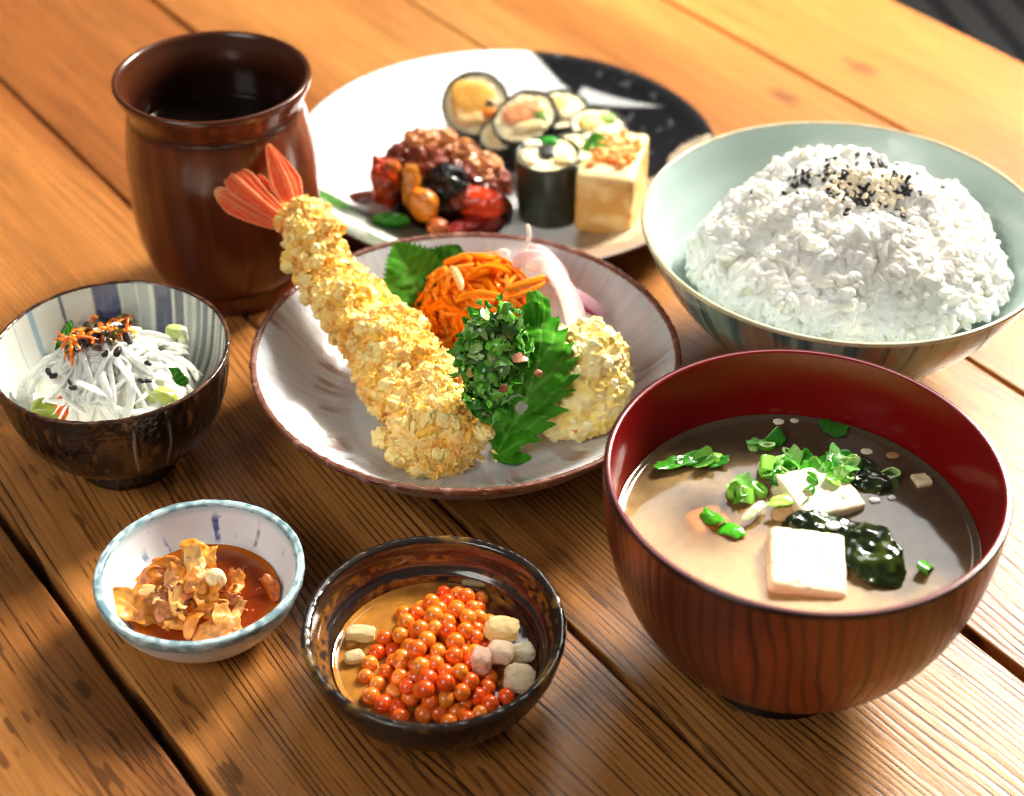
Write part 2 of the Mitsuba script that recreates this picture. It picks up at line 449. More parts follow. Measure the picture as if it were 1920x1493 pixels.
put('soup_bowl__foot', (v, f), 'm_satin', color=col('120a09'))

# ---- rice bowl
RICE, RR = ctr(1.62661, 6.88501, -4.40573, 0.060)
k = RR / 0.0726
tag('rice_bowl', 'wide pale celadon green bowl holding white rice', 'bowl')
prof = np.array([(0.0, 0.002), (0.024, 0.002), (0.0248, 0.0), (0.027, 0.0), (0.0275, 0.004), (0.0272, 0.0085), (0.034, 0.011), (0.046, 0.020), (0.057, 0.032), (0.0665, 0.046), (0.0715, 0.0565), (0.0723, 0.0585)]) * k
v, f, A, r, z, s = lathe(prof, RICE, n=512, wob=0.0004, seed=3)
st = nfbm(np.stack([np.cos(A) * 22, np.sin(A) * 22, z * 22], 1), 1.0, 3, 6)
cc = lerp(col('7d958f'), col('46626c'), sst(0.40, 0.62, st))
cc = lerp(cc, col('8a6a54'), sst(0.50, 0.70, nfbm(np.stack([np.cos(A) * 7, np.sin(A) * 7, z * 60], 1), 1.0, 3, 16)) * 0.8)
cc = lerp(cc, col('26333a'), sst(0.60, 0.75, nfbm(np.stack([np.cos(A) * 40, np.sin(A) * 40, z * 16], 1), 1.0, 2, 9)) * 0.7)
put('rice_bowl__body', (v, f), 'm_glaze', color=cc)
prof = np.array([(0.0723, 0.0585), (0.0727, 0.0593), (0.0725, 0.0600), (0.0716, 0.0602), (0.0708, 0.0596)]) * k
v, f, A, r, z, s = lathe(prof, RICE, n=300, step=0.0002, wob=0.0004, seed=3)
put('rice_bowl__rim', (v, f), 'm_glaze', color=lerp(col('8d8668'), col('b7b79d'), nfbm(v, 160, 3, 2)))
prof = np.array([(0.0708, 0.0596), (0.0695, 0.0570), (0.064, 0.0470), (0.054, 0.0330), (0.042, 0.0205), (0.028, 0.0135), (0.0, 0.0115)]) * k
v, f, A, r, z, s = lathe(prof, RICE, n=256, wob=0.0004, seed=3)
put('rice_bowl__lining', (v, f), 'm_glaze', color=lerp(col('a9bcb7'), col('99aea8'), nfbm(np.stack([A * 0, A * 0, z * 120], 1), 1.0, 2, 5)))

# ---- the plate under the shrimp
PLATE, PR = ctr(-0.21377, 6.18413, -4.66566, 0.0348)
k = PR / 0.0740
tag('serving_plate', 'deep grey white brushed plate with rust brown rim under the fried shrimp', 'plate')
prof = np.array([(0.0, 0.003), (0.033, 0.003), (0.0342, 0.0), (0.037, 0.0), (0.0378, 0.004), (0.0385, 0.007), (0.048, 0.0105), (0.060, 0.0185), (0.069, 0.0275), (0.0730, 0.0322)]) * k
v, f, A, r, z, s = lathe(prof, PLATE, n=400, wob=0.0007, seed=11)
cc = lerp(col('8f8b87'), col('6c625d'), nfbm(np.stack([np.cos(A) * 12, np.sin(A) * 12, z * 220], 1), 1.0, 3, 6))
cc = lerp(cc, col('4f352b'), sst(0.62, 0.72, nfbm(v, 240, 3, 8)) * 0.8)
put('serving_plate__underside', (v, f), 'm_satin', color=cc)
prof = np.array([(0.0730, 0.0322), (0.0739, 0.0332), (0.0740, 0.0343), (0.0733, 0.0348), (0.0722, 0.0346), (0.0717, 0.0338)]) * k
v, f, A, r, z, s = lathe(prof, PLATE, n=720, step=0.0002, wob=0.0007, seed=11)
v = v + (nfbm(v, 900, 2, 4) - 0.5)[:, None] * 0.0005
cc = lerp(col('7a4a36'), col('4a281c'), nfbm(v, 400, 3, 7))
cc = lerp(cc, col('a08070'), sst(0.6, 0.72, nfbm(v, 300, 3, 17)) * 0.7)
put('serving_plate__rim', (v, f), 'm_satin', color=cc)
prof = np.array([(0.0717, 0.0338), (0.069, 0.0312), (0.063, 0.0252), (0.054, 0.0178), (0.045, 0.0135), (0.034, 0.0122), (0.0, 0.0116)]) * k
v, f, A, r, z, s = lathe(prof, PLATE, n=640, step=0.0006, wob=0.0007, seed=11)
x_, y_ = v[:, 0] - PLATE[0], v[:, 1] - PLATE[1]
br = nfbm(np.stack([A * 22, r * 60, 0 * r], 1), 1.0, 3, 21)
pat = nfbm(np.stack([x_ * 45, y_ * 45, 0 * r], 1), 1.0, 2, 31)
cc = lerp(col('bfc4ca'), col('a9adb3'), .5 + (nfbm(np.stack([A * 60, r * 40, 0 * r], 1), 1.0, 2, 23) - .5) * sst(.030, .05, r))
stk = sst(0.52, 0.68, br) * sst(0.40, 0.6, pat) * sst(0.034, 0.05, r)
cc = lerp(cc, col('8d7068'), stk * 0.75)
cc = lerp(cc, col('7d4a3a'), sst(0.62, 0.72, br) * sst(0.45, 0.62, pat) * sst(0.046, 0.056, r) * 0.8)
cc = lerp(cc, col('8f8c92'), sst(0.66, 0.71, r / (0.06 * k) + 0.25 * (nfbm(v, 40, 2, 6) - .5)) * (1 - sst(0.73, 0.79, r / (0.06 * k))) * 0.45)
put('serving_plate__glazed_face', (v, f), 'm_glaze', color=cc)

# ---- small dark bowl with striped inside
SMALL, SR = ctr(-3.39457, 11.1673, -8.4514, 0.0478)
k = SR / 0.0393
tag('small_bowl', 'small dark brown glazed bowl with blue striped inside at the left edge', 'bowl')
prof = np.array([(0.0, 0.003), (0.0140, 0.003), (0.0148, 0.0), (0.0172, 0.0), (0.0176, 0.002), (0.0166, 0.0058), (0.0185, 0.0085), (0.026, 0.0125), (0.0325, 0.0205), (0.0368, 0.0315), (0.0386, 0.0425), (0.0391, 0.0468)]) * k
v, f, A, r, z, s = lathe(prof, SMALL, n=420, step=0.0006, wob=0.0006, seed=5)
mo = nfbm(np.stack([np.cos(A) * 9, np.sin(A) * 9, z * 130], 1), 1.0, 4, 12)
rg_ = nfbm(np.stack([np.cos(A) * 26, np.sin(A) * 26, z * 130], 1), 1.0, 3, 3)
cc = lerp(col('140c09'), col('2c1a0f'), sst(0.45, 0.7, mo))
cc = lerp(cc, col('6b4a28'), sst(0.58, 0.72, rg_) * sst(0.4, 0.6, mo) * 0.75)
for ka in (-1.22, -0.90):
    cc = lerp(cc, col('b5aca6'), np.exp(-((A - (ka % (2 * np.pi)) - 0.03 * (nfbm(v, 90, 2, 3) - .5)) / 0.008) ** 2) * sst(0.018, 0.022, z) * (1 - sst(0.038, 0.044, z)) * 0.7)
v = v + np.stack([np.cos(A), np.sin(A), 0 * A], 1) * (0.0007 * (rg_ - 0.5) + 0.0003 * (nfbm(v, 900, 2, 2) - .5))[:, None]
put('small_bowl__body', (v, f), 'm_glaze', color=cc)
prof = np.array([(0.0391, 0.0468), (0.0394, 0.0474), (0.0392, 0.0479), (0.0385, 0.0480), (0.0379, 0.0475)]) * k
v, f, A, r, z, s = lathe(prof, SMALL, n=360, step=0.0002, wob=0.0006, seed=5)
put('small_bowl__rim', (v + (nfbm(v, 700, 2, 4) - 0.5)[:, None] * 0.0004, f), 'm_glaze', color=lerp(col('2a1912'), col('5b3b28'), sst(0.4, 0.7, nfbm(v, 350, 3, 5))))
prof = np.array([(0.0379, 0.0475), (0.0374, 0.044), (0.0356, 0.0335), (0.0312, 0.0225), (0.025, 0.0150), (0.015, 0.0108), (0.0, 0.0095)]) * k
v, f, A, r, z, s = lathe(prof, SMALL, n=720, step=0.0006, wob=0.0006, seed=5)
deg = (np.degrees(A) + 1.6 * (nfbm(v, 60, 2, 8) - .5)) % 360
cc = np.tile(col('c9ccc4'), (len(v), 1))
rs = np.random.default_rng(77)
bands = [(104, 12, '1b3566', .95), (84, 5, '8f9c9c', .8), (73, 9, '1a2f55', .9), (63, 5, '2a3854', .8), (56, 3, '9aa3a0', .8), (49, 3, '6e7c80', .85), (43, 4, '55646c', .8),
         (35, 3, '3f4f58', .85), (29, 2, 'b09a80', .7), (24, 4, '5b6a70', .85), (15, 5, '4d5c62', .8), (6, 4, '6c787a', .8), (357, 4, '3a4a55', .8), (92, 7, '9aa5a4', .85), (345, 6, '5b6a70', .8), (330, 5, '2a3854', .8),
         (128, 1.6, '39465a', .9), (147, 3.0, '7f9bb0', .85), (160, 1.0, '8fa5b5', .6), (171, 1.6, '9db5c4', .6), (188, 2, '8fa5b5', .6), (205, 3, '7f9bb0', .7), (230, 5, '1b3566', .9), (262, 4, '55646c', .8), (290, 6, '1a2f55', .8)]
for d0, wd, hx, op in bands:
    dd = np.abs((deg - d0 + 180) % 360 - 180)
    cc = lerp(cc, col(hx), (1 - sst(wd * 0.50, wd * 0.66, dd)) * op * (0.95 + 0.5 * (nfbm(np.stack([deg * 1.3, z * 120, 0 * z], 1), 1.0, 2, 4) - .3)).clip(0, 1))
put('small_bowl__striped_lining', (v, f), 'm_glaze', color=cc)

# ---- white dish with pale teal rim
WHITE, WR = ctr(-2.9735, 11.32078, -11.19205, 0.0234)
k = WR / 0.0319
tag('sauce_dish', 'small white dish with pale teal rim and blue brush marks, front left', 'dish')
prof = np.array([(0.0, 0.0015), (0.0125, 0.0015), (0.0135, 0.0), (0.0158, 0.0), (0.0180, 0.0016), (0.0245, 0.0078), (0.0290, 0.0142), (0.0311, 0.0195)]) * k
v, f, A, r, z, s = lathe(prof, WHITE, n=256, step=0.0006, wob=0.0006, seed=8)
put('sauce_dish__body', (v, f), 'm_glaze', color=lerp(lerp(col('d4d6d6'), col('b9c0c2'), nfbm(v, 120, 3, 3)), col('8aa4ae'), sst(0.015, 0.0195, z) * 0.6))
prof = np.array([(0.0311, 0.0195), (0.0318, 0.0212), (0.0319, 0.0226), (0.0311, 0.0234), (0.0299, 0.0233), (0.0291, 0.0224)]) * k
v, f, A, r, z, s = lathe(prof, WHITE, n=320, step=0.0003, wob=0.0006, seed=8)
cc = lerp(col('a9c0c3'), col('6a8790'), sst(0.35, 0.65, nfbm(v, 420, 3, 5)))
put('sauce_dish__rim', (v + (nfbm(v, 300, 2, 4) - 0.5)[:, None] * 0.0004, f), 'm_glaze', color=cc)
prof = np.array([(0.0291, 0.0224), (0.0280, 0.0190), (0.0252, 0.0125), (0.0205, 0.0070), (0.013, 0.0040), (0.0, 0.0035)]) * k
v, f, A, r, z, s = lathe(prof, WHITE, n=720, step=0.0004, wob=0.0006, seed=8)
cc = np.tile(col('dde4e8'), (len(v), 1))
deg = (np.degrees(A) + 7 * (nfbm(v, 110, 3, 8) - .5)) % 360
for d0, wd, z0, z1, hx, op in ((88, 3.2, .0105, .0215, '1f4a92', .95), (58, 2.4, .010, .0215, '5b6f88', .75), (124, 1.6, .010, .0165, '3b6aa6', .7), (143, 4, .011, .0165, '3a73ad', .75), (172, 6, .0085, .0115, '33608f', .8), (31, 3, .0145, .019, '8795a0', .5), (206, 3, .012, .018, '3a73ad', .6), (300, 4, .010, .017, '3a73ad', .7)):
    dd = np.abs((deg - d0 + 180) % 360 - 180)
    cc = lerp(cc, col(hx), (1 - sst(wd * 0.4, wd * 0.8, dd)) * sst(z0, z0 + .002, z) * (1 - sst(z1 - .004, z1, z)) * op * sst(0.2, 0.5, nfbm(v, 420, 2, 14)))
cc = lerp(cc, col('4a5866'), sst(0.80, 0.84, nfbm(v, 420, 2, 40)) * sst(.012, .014, z) * 0.8)
cc = lerp(cc, col('9ebcc2'), sst(0.0195, 0.0224, z) * 0.7)
put('sauce_dish__lining', (v, f), 'm_glaze', color=cc)

# ---- dark dish with roe
ROE, OR_ = ctr(-0.57239, 8.68294, -9.15939, 0.0276)
k = OR_ / 0.0385
tag('roe_dish', 'thick dark brown glazed dish holding orange salmon roe', 'dish')
prof = np.array([(0.0, 0.0015), (0.0175, 0.0015), (0.0185, 0.0), (0.0208, 0.0), (0.0225, 0.0015), (0.0295, 0.0075), (0.0352, 0.0150), (0.0378, 0.0222), (0.0382, 0.0252)]) * k
v, f, A, r, z, s = lathe(prof, ROE, n=300, step=0.0005, wob=0.0006, seed=15)
cc = lerp(col('0d0908'), col('201510'), nfbm(np.stack([np.cos(A) * 5, np.sin(A) * 5, z * 300], 1), 1, 3, 4))
put('roe_dish__body', (v, f), 'm_glaze', color=cc)
prof = np.array([(0.0382, 0.0252), (0.0386, 0.0264), (0.0383, 0.0273), (0.0374, 0.0276), (0.0362, 0.0272), (0.0356, 0.0262)]) * k
v, f, A, r, z, s = lathe(prof, ROE, n=360, step=0.0002, wob=0.0006, seed=15)
cc = lerp(col('1b1310'), col('6a4f22'), sst(0.45, 0.7, nfbm(v, 300, 3, 5)) * sst(.4, .6, nfbm(v, 60, 2, 9)))
put('roe_dish__rim', (v + (nfbm(v, 500, 2, 4) - 0.5)[:, None] * 0.0004, f), 'm_glaze', color=cc)
prof = np.array([(0.0356, 0.0262), (0.0350, 0.0240), (0.0343, 0.0205), (0.0330, 0.0180), (0.0317, 0.0168), (0.0305, 0.0140), (0.0265, 0.0090), (0.018, 0.0055), (0.0, 0.0045)]) * k
v, f, A, r, z, s = lathe(prof, ROE, n=480, step=0.0004, wob=0.0005, seed=15)
cc = lerp(col('1a1110'), col('2c201e'), nfbm(np.stack([np.cos(A) * 5, np.sin(A) * 5, z * 300], 1), 1, 3, 4))
sw = sst(0.47, 0.6, nfbm(np.stack([np.cos(A) * 2.2, np.sin(A) * 2.2, z * 330], 1), 1, 3, 24)) * sst(0.35, 0.6, nfbm(v, 500, 3, 2))
cc = lerp(cc, col('80501c'), sw * 0.85)
put('roe_dish__lining', (v, f), 'm_glaze', color=cc)

# ---- tea cup
CUP, CR = ctr(-3.05314, 15.08832, -7.94933, 0.0908)
k = CR / 0.0364
tag('tea_cup', 'tall dark brown lacquered cup with flared lip, behind the shrimp tail', 'cup')
prof = np.array([(0.0, 0.002), (0.0235, 0.002), (0.0245, 0.0), (0.0262, 0.0), (0.0268, 0.003), (0.0264, 0.0085), (0.0272, 0.0100), (0.0300, 0.0120), (0.0330, 0.0190), (0.0352, 0.0300), (0.0360, 0.0430),
                 (0.0357, 0.0560), (0.0344, 0.0680), (0.0330, 0.0765), (0.0324, 0.0788), (0.0327, 0.0812), (0.0349, 0.0858), (0.0362, 0.0888), (0.0364, 0.0902)]) * k
v, f, A, r, z, s = lathe(prof, CUP, n=420, step=0.0006)
g_ = nfbm(np.stack([np.cos(A) * 5 + z * 12, np.sin(A) * 5, z * 9], 1), 1.0, 3, 5)
gf = nfbm(np.stack([np.cos(A) * 40, np.sin(A) * 40, z * 14], 1), 1.0, 2, 6)
cc = lerp(col('6e3418'), col('50220f'), sst(0.3, 0.7, g_)) * (0.90 + 0.2 * gf)[:, None]
cc = lerp(cc, col('1d0a06'), (np.exp(-((z - 0.0790 * k) / 0.0016) ** 2) + np.exp(-((z - 0.0092 * k) / 0.001) ** 2)) * 0.8)
put('tea_cup__body', (v, f), 'm_lacquer', color=cc)
prof = np.array([(0.0364, 0.0902), (0.0361, 0.0908), (0.0352, 0.0910), (0.0343, 0.0905), (0.0331, 0.0880), (0.0316, 0.0840), (0.0305, 0.078), (0.0312, 0.064), (0.0320, 0.04), (0.029, 0.018), (0.020, 0.010), (0.0, 0.009)]) * k
v, f, A, r, z, s = lathe(prof, CUP, n=300, step=0.0005)
put('tea_cup__lining', (v, f), 'm_lacquer', color=lerp(col('43200f'), col('200a06'), sst(0.05, 0.18, s)))
v, f, rr = disc((CUP[0], CUP[1], 0.066), 0.0312 * k, m=30)
put('dark_tea', (v, f), 'm_liquid', color=(0.006, 0.0025, 0.0015))
tag('dark_tea', 'dark brown tea filling the tall lacquered cup', 'tea')

# ---- back plate, white and black
BZ = 0.020
BACK = np.array([-0.0036, 0.6180, 0.0])
BR = 0.0915
tag('sushi_plate', 'round plate half white and half black under the sushi and meat', 'plate')
prof = np.array([(0.0, 0.002), (0.044, 0.002), (0.045, 0.0), (0.048, 0.0), (0.049, 0.003), (0.062, 0.006), (0.080, 0.0135), (0.0905, 0.0190)])
v, f, A, r, z, s = lathe(prof, BACK, n=256, wob=0.0006, seed=19)
put('sushi_plate__underside', (v, f), 'm_glaze', color=lerp(col('4b2c22'), col('2c1a16'), nfbm(v, 90, 3, 6)))
prof = np.array([(0.0905, 0.0190), (0.0915, 0.0198), (0.0912, 0.0204), (0.0900, 0.0204), (0.08, 0.0160), (0.065, 0.0098), (0.05, 0.0072), (0.03, 0.0066), (0.0, 0.0064)])
v, f, A, r, z, s = lathe(prof, BACK, n=900, step=0.0006, wob=0.0006, seed=19)
X, Y = (v[:, 0] - BACK[0]) / BR, (v[:, 1] - BACK[1]) / BR
jit = (nfbm(v, 160, 2, 9) - 0.5) * 0.05
cc = np.tile(col('e6e7e8'), (len(v), 1))
blk = sst(0.0, 0.02, (X - 0.13) * 0.80 + (Y - 0.95) * 0.62 + jit * 0.4) * 1.0
blk = np.maximum(blk, sst(0, .02, X - 0.62 + jit * 0.5))
spk = sst(0.70, 0.76, nfbm(v, 330, 2, 33)) * 0.35
cc = lerp(cc, col('15161a'), blk)
cc = lerp(cc, col('7d8288'), blk * spk)
for (u0, v0, u1, v1, w0) in ((0.36, 0.70, 0.80, 0.46, .05), (0.30, 0.62, 0.62, 0.42, .03)):
    d_ = np.hypot(u1 - u0, v1 - v0); tt = ((X - u0) * (u1 - u0) + (Y - v0) * (v1 - v0)) / d_ ** 2
    pp = np.abs((X - u0) * (v1 - v0) - (Y - v0) * (u1 - u0)) / d_
    cc = lerp(cc, col('c9cccf'), sst(0, .01, w0 * (1 - tt) - pp) * (tt > 0) * (tt < 1))
low = sst(0, .02, -0.30 - Y + 0.55 * (X - 0.2) + jit)
cc = lerp(cc, col('9b8672'), low * sst(0.3, 0.34, X + jit))
cc = lerp(cc, col('b9a98f'), sst(0, .01, .05 - np.abs((X - 0.80) * 0.6 - (Y + 0.05) * 0.3 + jit)) * (Y < .15) * (Y > -.7) * (X > .3))
cc = lerp(cc, col('6d7466'), sst(0, .02, -0.36 - Y - 0.35 * (X + .62) + jit) * (X < .1))
for (u0, v0, u1, v1, w0, hx) in ((-0.93, -0.30, -0.58, -0.46, .06, '3d6a22'), (-0.80, -0.48, -0.45, -0.66, .05, 'c8cdc4'), (-0.62, -0.62, -0.25, -0.74, .05, 'd9dcd6')):
    d_ = np.hypot(u1 - u0, v1 - v0); tt = ((X - u0) * (u1 - u0) + (Y - v0) * (v1 - v0)) / d_ ** 2
    pp = np.abs((X - u0) * (v1 - v0) - (Y - v0) * (u1 - u0)) / d_
    cc = lerp(cc, col(hx), sst(0, .012, w0 * np.sin(np.pi * np.clip(tt, 0, 1)) - pp + jit * .3))
cc = lerp(cc, col('40241b'), sst(0.985, 0.995, r / BR))
put('sushi_plate__glazed_face', (v, f), 'm_glaze', color=cc)


# ================================================================== fried shrimp
k = PR / 0.0740
SH = np.array([at(846, 868, .0205), at(795, 770, .0235), at(735, 665, .0300), at(672, 580, .0380), at(612, 497, .0475), at(562, 428, .0560), at(541, 400, .0590)])
SR_ = [0.0095, 0.0142, 0.0146, 0.0138, 0.0116, 0.0086, 0.0066]
M_, N_ = 420, 280
P = curve(SH, M_)
sp = np.linspace(0, 1, M_)
rad = PchipInterpolator(np.linspace(0, 1, len(SR_)), SR_)(sp) * np.sqrt(np.clip(sp / 0.05, 0, 1) * 0.96 + 0.04)
v, f = tube(P, rad, n=N_, flat=0.92)
nrm = v - np.repeat(np.vstack([P[:1], P, P[-1:]]), N_, 0)
nl = np.linalg.norm(nrm, axis=1, keepdims=True)
nrm = nrm / np.maximum(nl, 1e-6)
lump = nfbm(v, 85, 2, 1) - 0.5
mid = nfbm(v, 330, 3, 2) - 0.5
cell = np.abs(nfbm(v, 700, 2, 5) - 0.5)
fine = nfbm(v, 900, 3, 15) - 0.5
ridge = np.abs(nfbm(v, 420, 3, 25) - 0.5)
h_ = 0.0120 * lump + 0.0058 * mid + 0.0020 * (0.3 - cell) + 0.0022 * fine - 0.0035 * ridge + 0.0004
v = v + nrm * (h_ * np.clip(nl[:, 0] / 0.004, 0, 1))[:, None]
SHB, SHN = v.copy(), nrm.copy()


def crust(p, hh):
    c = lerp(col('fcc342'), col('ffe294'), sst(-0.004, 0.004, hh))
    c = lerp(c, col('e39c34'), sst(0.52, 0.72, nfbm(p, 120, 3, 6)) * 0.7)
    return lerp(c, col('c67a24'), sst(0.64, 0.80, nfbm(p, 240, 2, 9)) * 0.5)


tag('fried_shrimp', 'breaded fried shrimp with red tail raised across the grey white plate', 'fried shrimp')
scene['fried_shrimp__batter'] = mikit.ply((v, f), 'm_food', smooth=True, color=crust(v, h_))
rng = np.random.default_rng(5)
n_ = 10000
idx = rng.choice(np.arange(N_, len(v) - N_ * 5), n_, replace=False)
idx = idx[(rng.random(n_) < 0.25 + 1.1 * (nfbm(v[idx], 150, 2, 14)))]
n_ = len(idx)
base = blob((0, 0, 0), 1, 3, sub=1, amp=0.7, freq=2.6, power=2.4)
big = rng.random(n_) ** 3
sc = (0.00030 + 0.00074 * big)[:, None] * np.stack([rng.uniform(.9, 2.4, n_), rng.uniform(.5, 1.1, n_), rng.uniform(.35, .8, n_)], 1)
Rs = np.array([randrot(rng) for _ in range(n_)])
pos = v[idx] + nrm[idx] * (sc.min(1) * rng.uniform(-0.3, 1.0, n_))[:, None]
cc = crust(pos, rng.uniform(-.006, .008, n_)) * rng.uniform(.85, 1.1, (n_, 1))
(vv, ff, c1) = scatter(base, pos, Rs, sc, cc)
put('fried_shrimp__crumbs', (vv, ff), 'm_food', color=c1, smooth=True)
tag('fried_shrimp__crumbs', kind='stuff')
parts = []
for i in range(330):
    j = int(rng.integers(N_ * 6, len(v) - N_ * 8))
    s_ = rng.uniform(.0011, .0031)
    b_ = blob(v[j] + nrm[j] * s_ * rng.uniform(-.25, .2), s_ * rng.uniform(.6, 1.35, 3), i, sub=3, amp=.55, freq=2.4, power=2.6, rot=randrot(rng), o=4)
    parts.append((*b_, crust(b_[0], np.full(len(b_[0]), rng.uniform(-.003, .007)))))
(vv, ff), c1 = join(parts)
put('fried_shrimp__clumps', (vv, ff), 'm_food', color=c1)
tag('fried_shrimp__clumps', kind='stuff')
# a few curled flakes standing proud
for i in range(60):
    j = int(rng.integers(N_ * 4, len(v) - N_ * 14))
    R = frame(nrm[j] + rng.normal(0, .5, 3), rng.normal(size=3))
    fv, ff = flake(v[j] + nrm[j] * 0.0006, R, rng.uniform(.0016, .0036), rng.uniform(.0010, .002), .0009, 300 + i, curl=0.5, ragged=0.6, n=16, k=4)
    put(num('fried_shrimp__flake'), (fv, ff), 'm_food', color=crust(fv, np.full(len(fv), rng.uniform(-.004, .006))))
# tail fan: blades with ridges
TB = at(541, 402, .0585)
BL = [((534, 410, .0588), (478, 366, .0640), (424, 316, .0690), .0060, 0.15), ((534, 424, .0570), (465, 396, .0592), (404, 355, .0640), .0048, -0.2), ((540, 396, .0592), (500, 358, .0630), (466, 322, .0665), .0034, 0.3),
      ((552, 388, .0600), (530, 330, .0680), (500, 266, .0765), .0060, 0.5)]
for i, (a_, b_, c_, W, tl) in enumerate(BL):
    ax = curve([at(*a_), at(*b_), at(*c_)], 60)
    s_ = np.linspace(0, 1, 60)
    hw = W * np.clip(.42 + .75 * s_, 0, 1) * np.clip((1.02 - s_) / .32, 0, 1) ** .5 if i < 3 else W * np.clip(.62 + 1.2 * s_, 0, 1) * np.clip((1.01 - s_) / .62, 0, 1) ** .75
    t_ = np.linspace(-1, 1, 21)
    td = np.gradient(ax, axis=0); td /= np.linalg.norm(td, axis=1, keepdims=True)
    nn = -FW + tl * R2
    sd = np.cross(td, nn); sd /= np.linalg.norm(sd, axis=1, keepdims=True)
    nd = np.cross(sd, td)
    ridge = 0.0016 * np.exp(-(t_ / 0.25) ** 2) + 0.0005 * np.cos(t_ * 14)
    thick = 0.0009 * np.sqrt(1.02 - t_ ** 2) * 1.0
    g = ax[:, None] + hw[:, None, None] * t_[None, :, None] * sd[:, None]
    up_ = (ridge[None] + thick[None]) * np.sin(np.pi * np.clip(0.15 + 0.8 * s_, 0, 1))[:, None] + 0.0006 * (nfbm(g.reshape(-1, 3), 400, 2, i).reshape(60, 21) - 0.5)
    top, bot = g + up_[..., None] * nd[:, None], g + (up_ - 2 * thick[None] - 0.0003)[..., None] * nd[:, None]
    vv = np.vstack([top.reshape(-1, 3), bot.reshape(-1, 3)])
    fg = grid_faces(60, 21, False)
    edge = np.concatenate([np.arange(60) * 21, 59 * 21 + np.arange(1, 21), np.arange(58, -1, -1) * 21 + 20])
    rim_ = tri(np.stack([edge[:-1], edge[1:], edge[1:] + 1260, edge[:-1] + 1260], 1))
    c1 = lerp(col('f88a5e'), col('ee6240'), nfbm(vv, 300, 3, i + 3))
    ta, sa = np.tile(np.abs(np.tile(t_, 60)), 2), np.tile(np.repeat(s_, 21), 2)
    c1 = lerp(c1, col('f9c48a'), np.clip(np.exp(-(np.tile(np.tile(t_, 60), 2) / 0.16) ** 2) * 0.4 + sst(.78, 1, ta) * 0.75 + sst(.84, 1, sa) * .9 + 0.35 * sst(.6, .8, nfbm(vv, 500, 2, 7)), 0, 0.9))
    put(num('fried_shrimp__tail_blade'), (vv, np.vstack([fg, fg[:, ::-1] + 1260, rim_])), 'm_clear', color=c1)
vv, ff = tube(curve([at(556, 422, .0565), at(540, 400, .0588), at(524, 380, .0610)], 16), np.array([.0062, .0066, .0062, .0056, .005, .0046, .0042, .004, .0038, .0036, .0033, .003, .0026, .002, .0012, .0004]), n=20)
put('fried_shrimp__tail_stem', (vv, ff), 'm_wet', color=lerp(col('e5582c'), col('f2a45c'), nfbm(vv, 260, 3, 3)))

# ================================================================== salad round the shrimp
ax = [at(800, 600, .022), at(775, 530, .036), at(742, 455, .050)]
v, f, vein = leaf(ax, -FW + 0.5 * R2 + [0, 0, .3], .0112, teeth=18, seed=3, cup=0.2)
put('shiso_leaf', (v, f), 'm_leaf', color=lerp(lerp(col('559a32'), col('3a7c20'), nfbm(v, 160, 3, 4)), col('86b35a'), vein * 0.6))
tag('shiso_leaf', 'flat green serrated leaf standing between the shrimp and the shredded carrot', 'leaf')
ax = [at(800, 590, .026), at(825, 525, .036), at(862, 462, .044)]
v, f, vein = leaf(ax, -FW - 0.3 * R2 + [0, 0, .5], .0095, teeth=18, seed=9, cup=0.3)
put('shiso_leaf_001', (v, f), 'm_leaf', color=lerp(lerp(col('37731d'), col('265a14'), nfbm(v, 160, 3, 4)), col('7aa850'), vein * 0.6))
tag('shiso_leaf_001', 'dark green serrated leaf tip peeking out behind the shredded carrot', 'leaf')

# shredded carrot
rng = np.random.default_rng(21)
CC = at(893, 590, .024)
C_RAD = np.array([.0200, .0165, .0225]) * .97
for i in range(290):
    while True:
        d = rng.normal(size=3); d /= np.linalg.norm(d)
        if d[2] > -0.35 and d @ FW < 0.55:
            break
    L = rng.uniform(.012, .032)
    tg = np.cross(d, rng.normal(size=3) * .55 + np.cross(d, [0.8, -0.1, -0.15] if d[2] > .35 else [.25, -.1, -.9]) * 1.2); tg /= np.linalg.norm(tg)
    m_ = 12
    u_ = np.linspace(-.5, .5, m_)
    ang = u_ * L / 0.019 * rng.uniform(.4, 1.0)
    dirs = d * np.cos(ang)[:, None] + tg * np.sin(ang)[:, None]
    dep = rng.uniform(0.95, 1.07) if i % 6 else rng.uniform(1.05, 1.18)
    p_ = CC + dirs * C_RAD * dep + 0.0020 * (np.sin(u_ * rng.uniform(3, 9) + rng.uniform(0, 6)))[:, None] * np.cross(d, tg)
    p_[:, 2] = np.maximum(p_[:, 2], .0135)
    rr_ = rng.uniform(.0006, .0013) * np.sqrt(np.clip(1 - (2 * u_) ** 8, .1, 1))
    v, f = tube(p_, rr_, n=7, flat=rng.uniform(.35, .7), up=d, twist=rng.uniform(-1, 1))
    base_c = [col('ffa42c'), col('ff941a'), col('fe8a18'), col('ffb244')][rng.integers(4)]
    kk = tag(num('carrot_shred'), 'thin orange carrot shred in the heap beside the fried shrimp', 'carrot shred', 'carrot shreds in the heap on the grey white plate')
    put(kk, (v, f), 'm_rice', color=base_c * rng.uniform(.92, 1.05))
v, f = blob(CC - [0, 0, .002], C_RAD * 0.955, 4, sub=4, amp=.12, freq=2.5)
v[:, 2] = np.maximum(v[:, 2], .0130)
put('carrot_heap', (v + 0.0012 * (nfbm(v, 600, 2, 2) - .5)[:, None], f), 'm_wet', color=lerp(col('ff9c26'), col('fa8a18'), nfbm(v, 250, 2, 4)))
tag('carrot_heap', 'packed orange mass of carrot inside the heap of shreds', 'carrot')
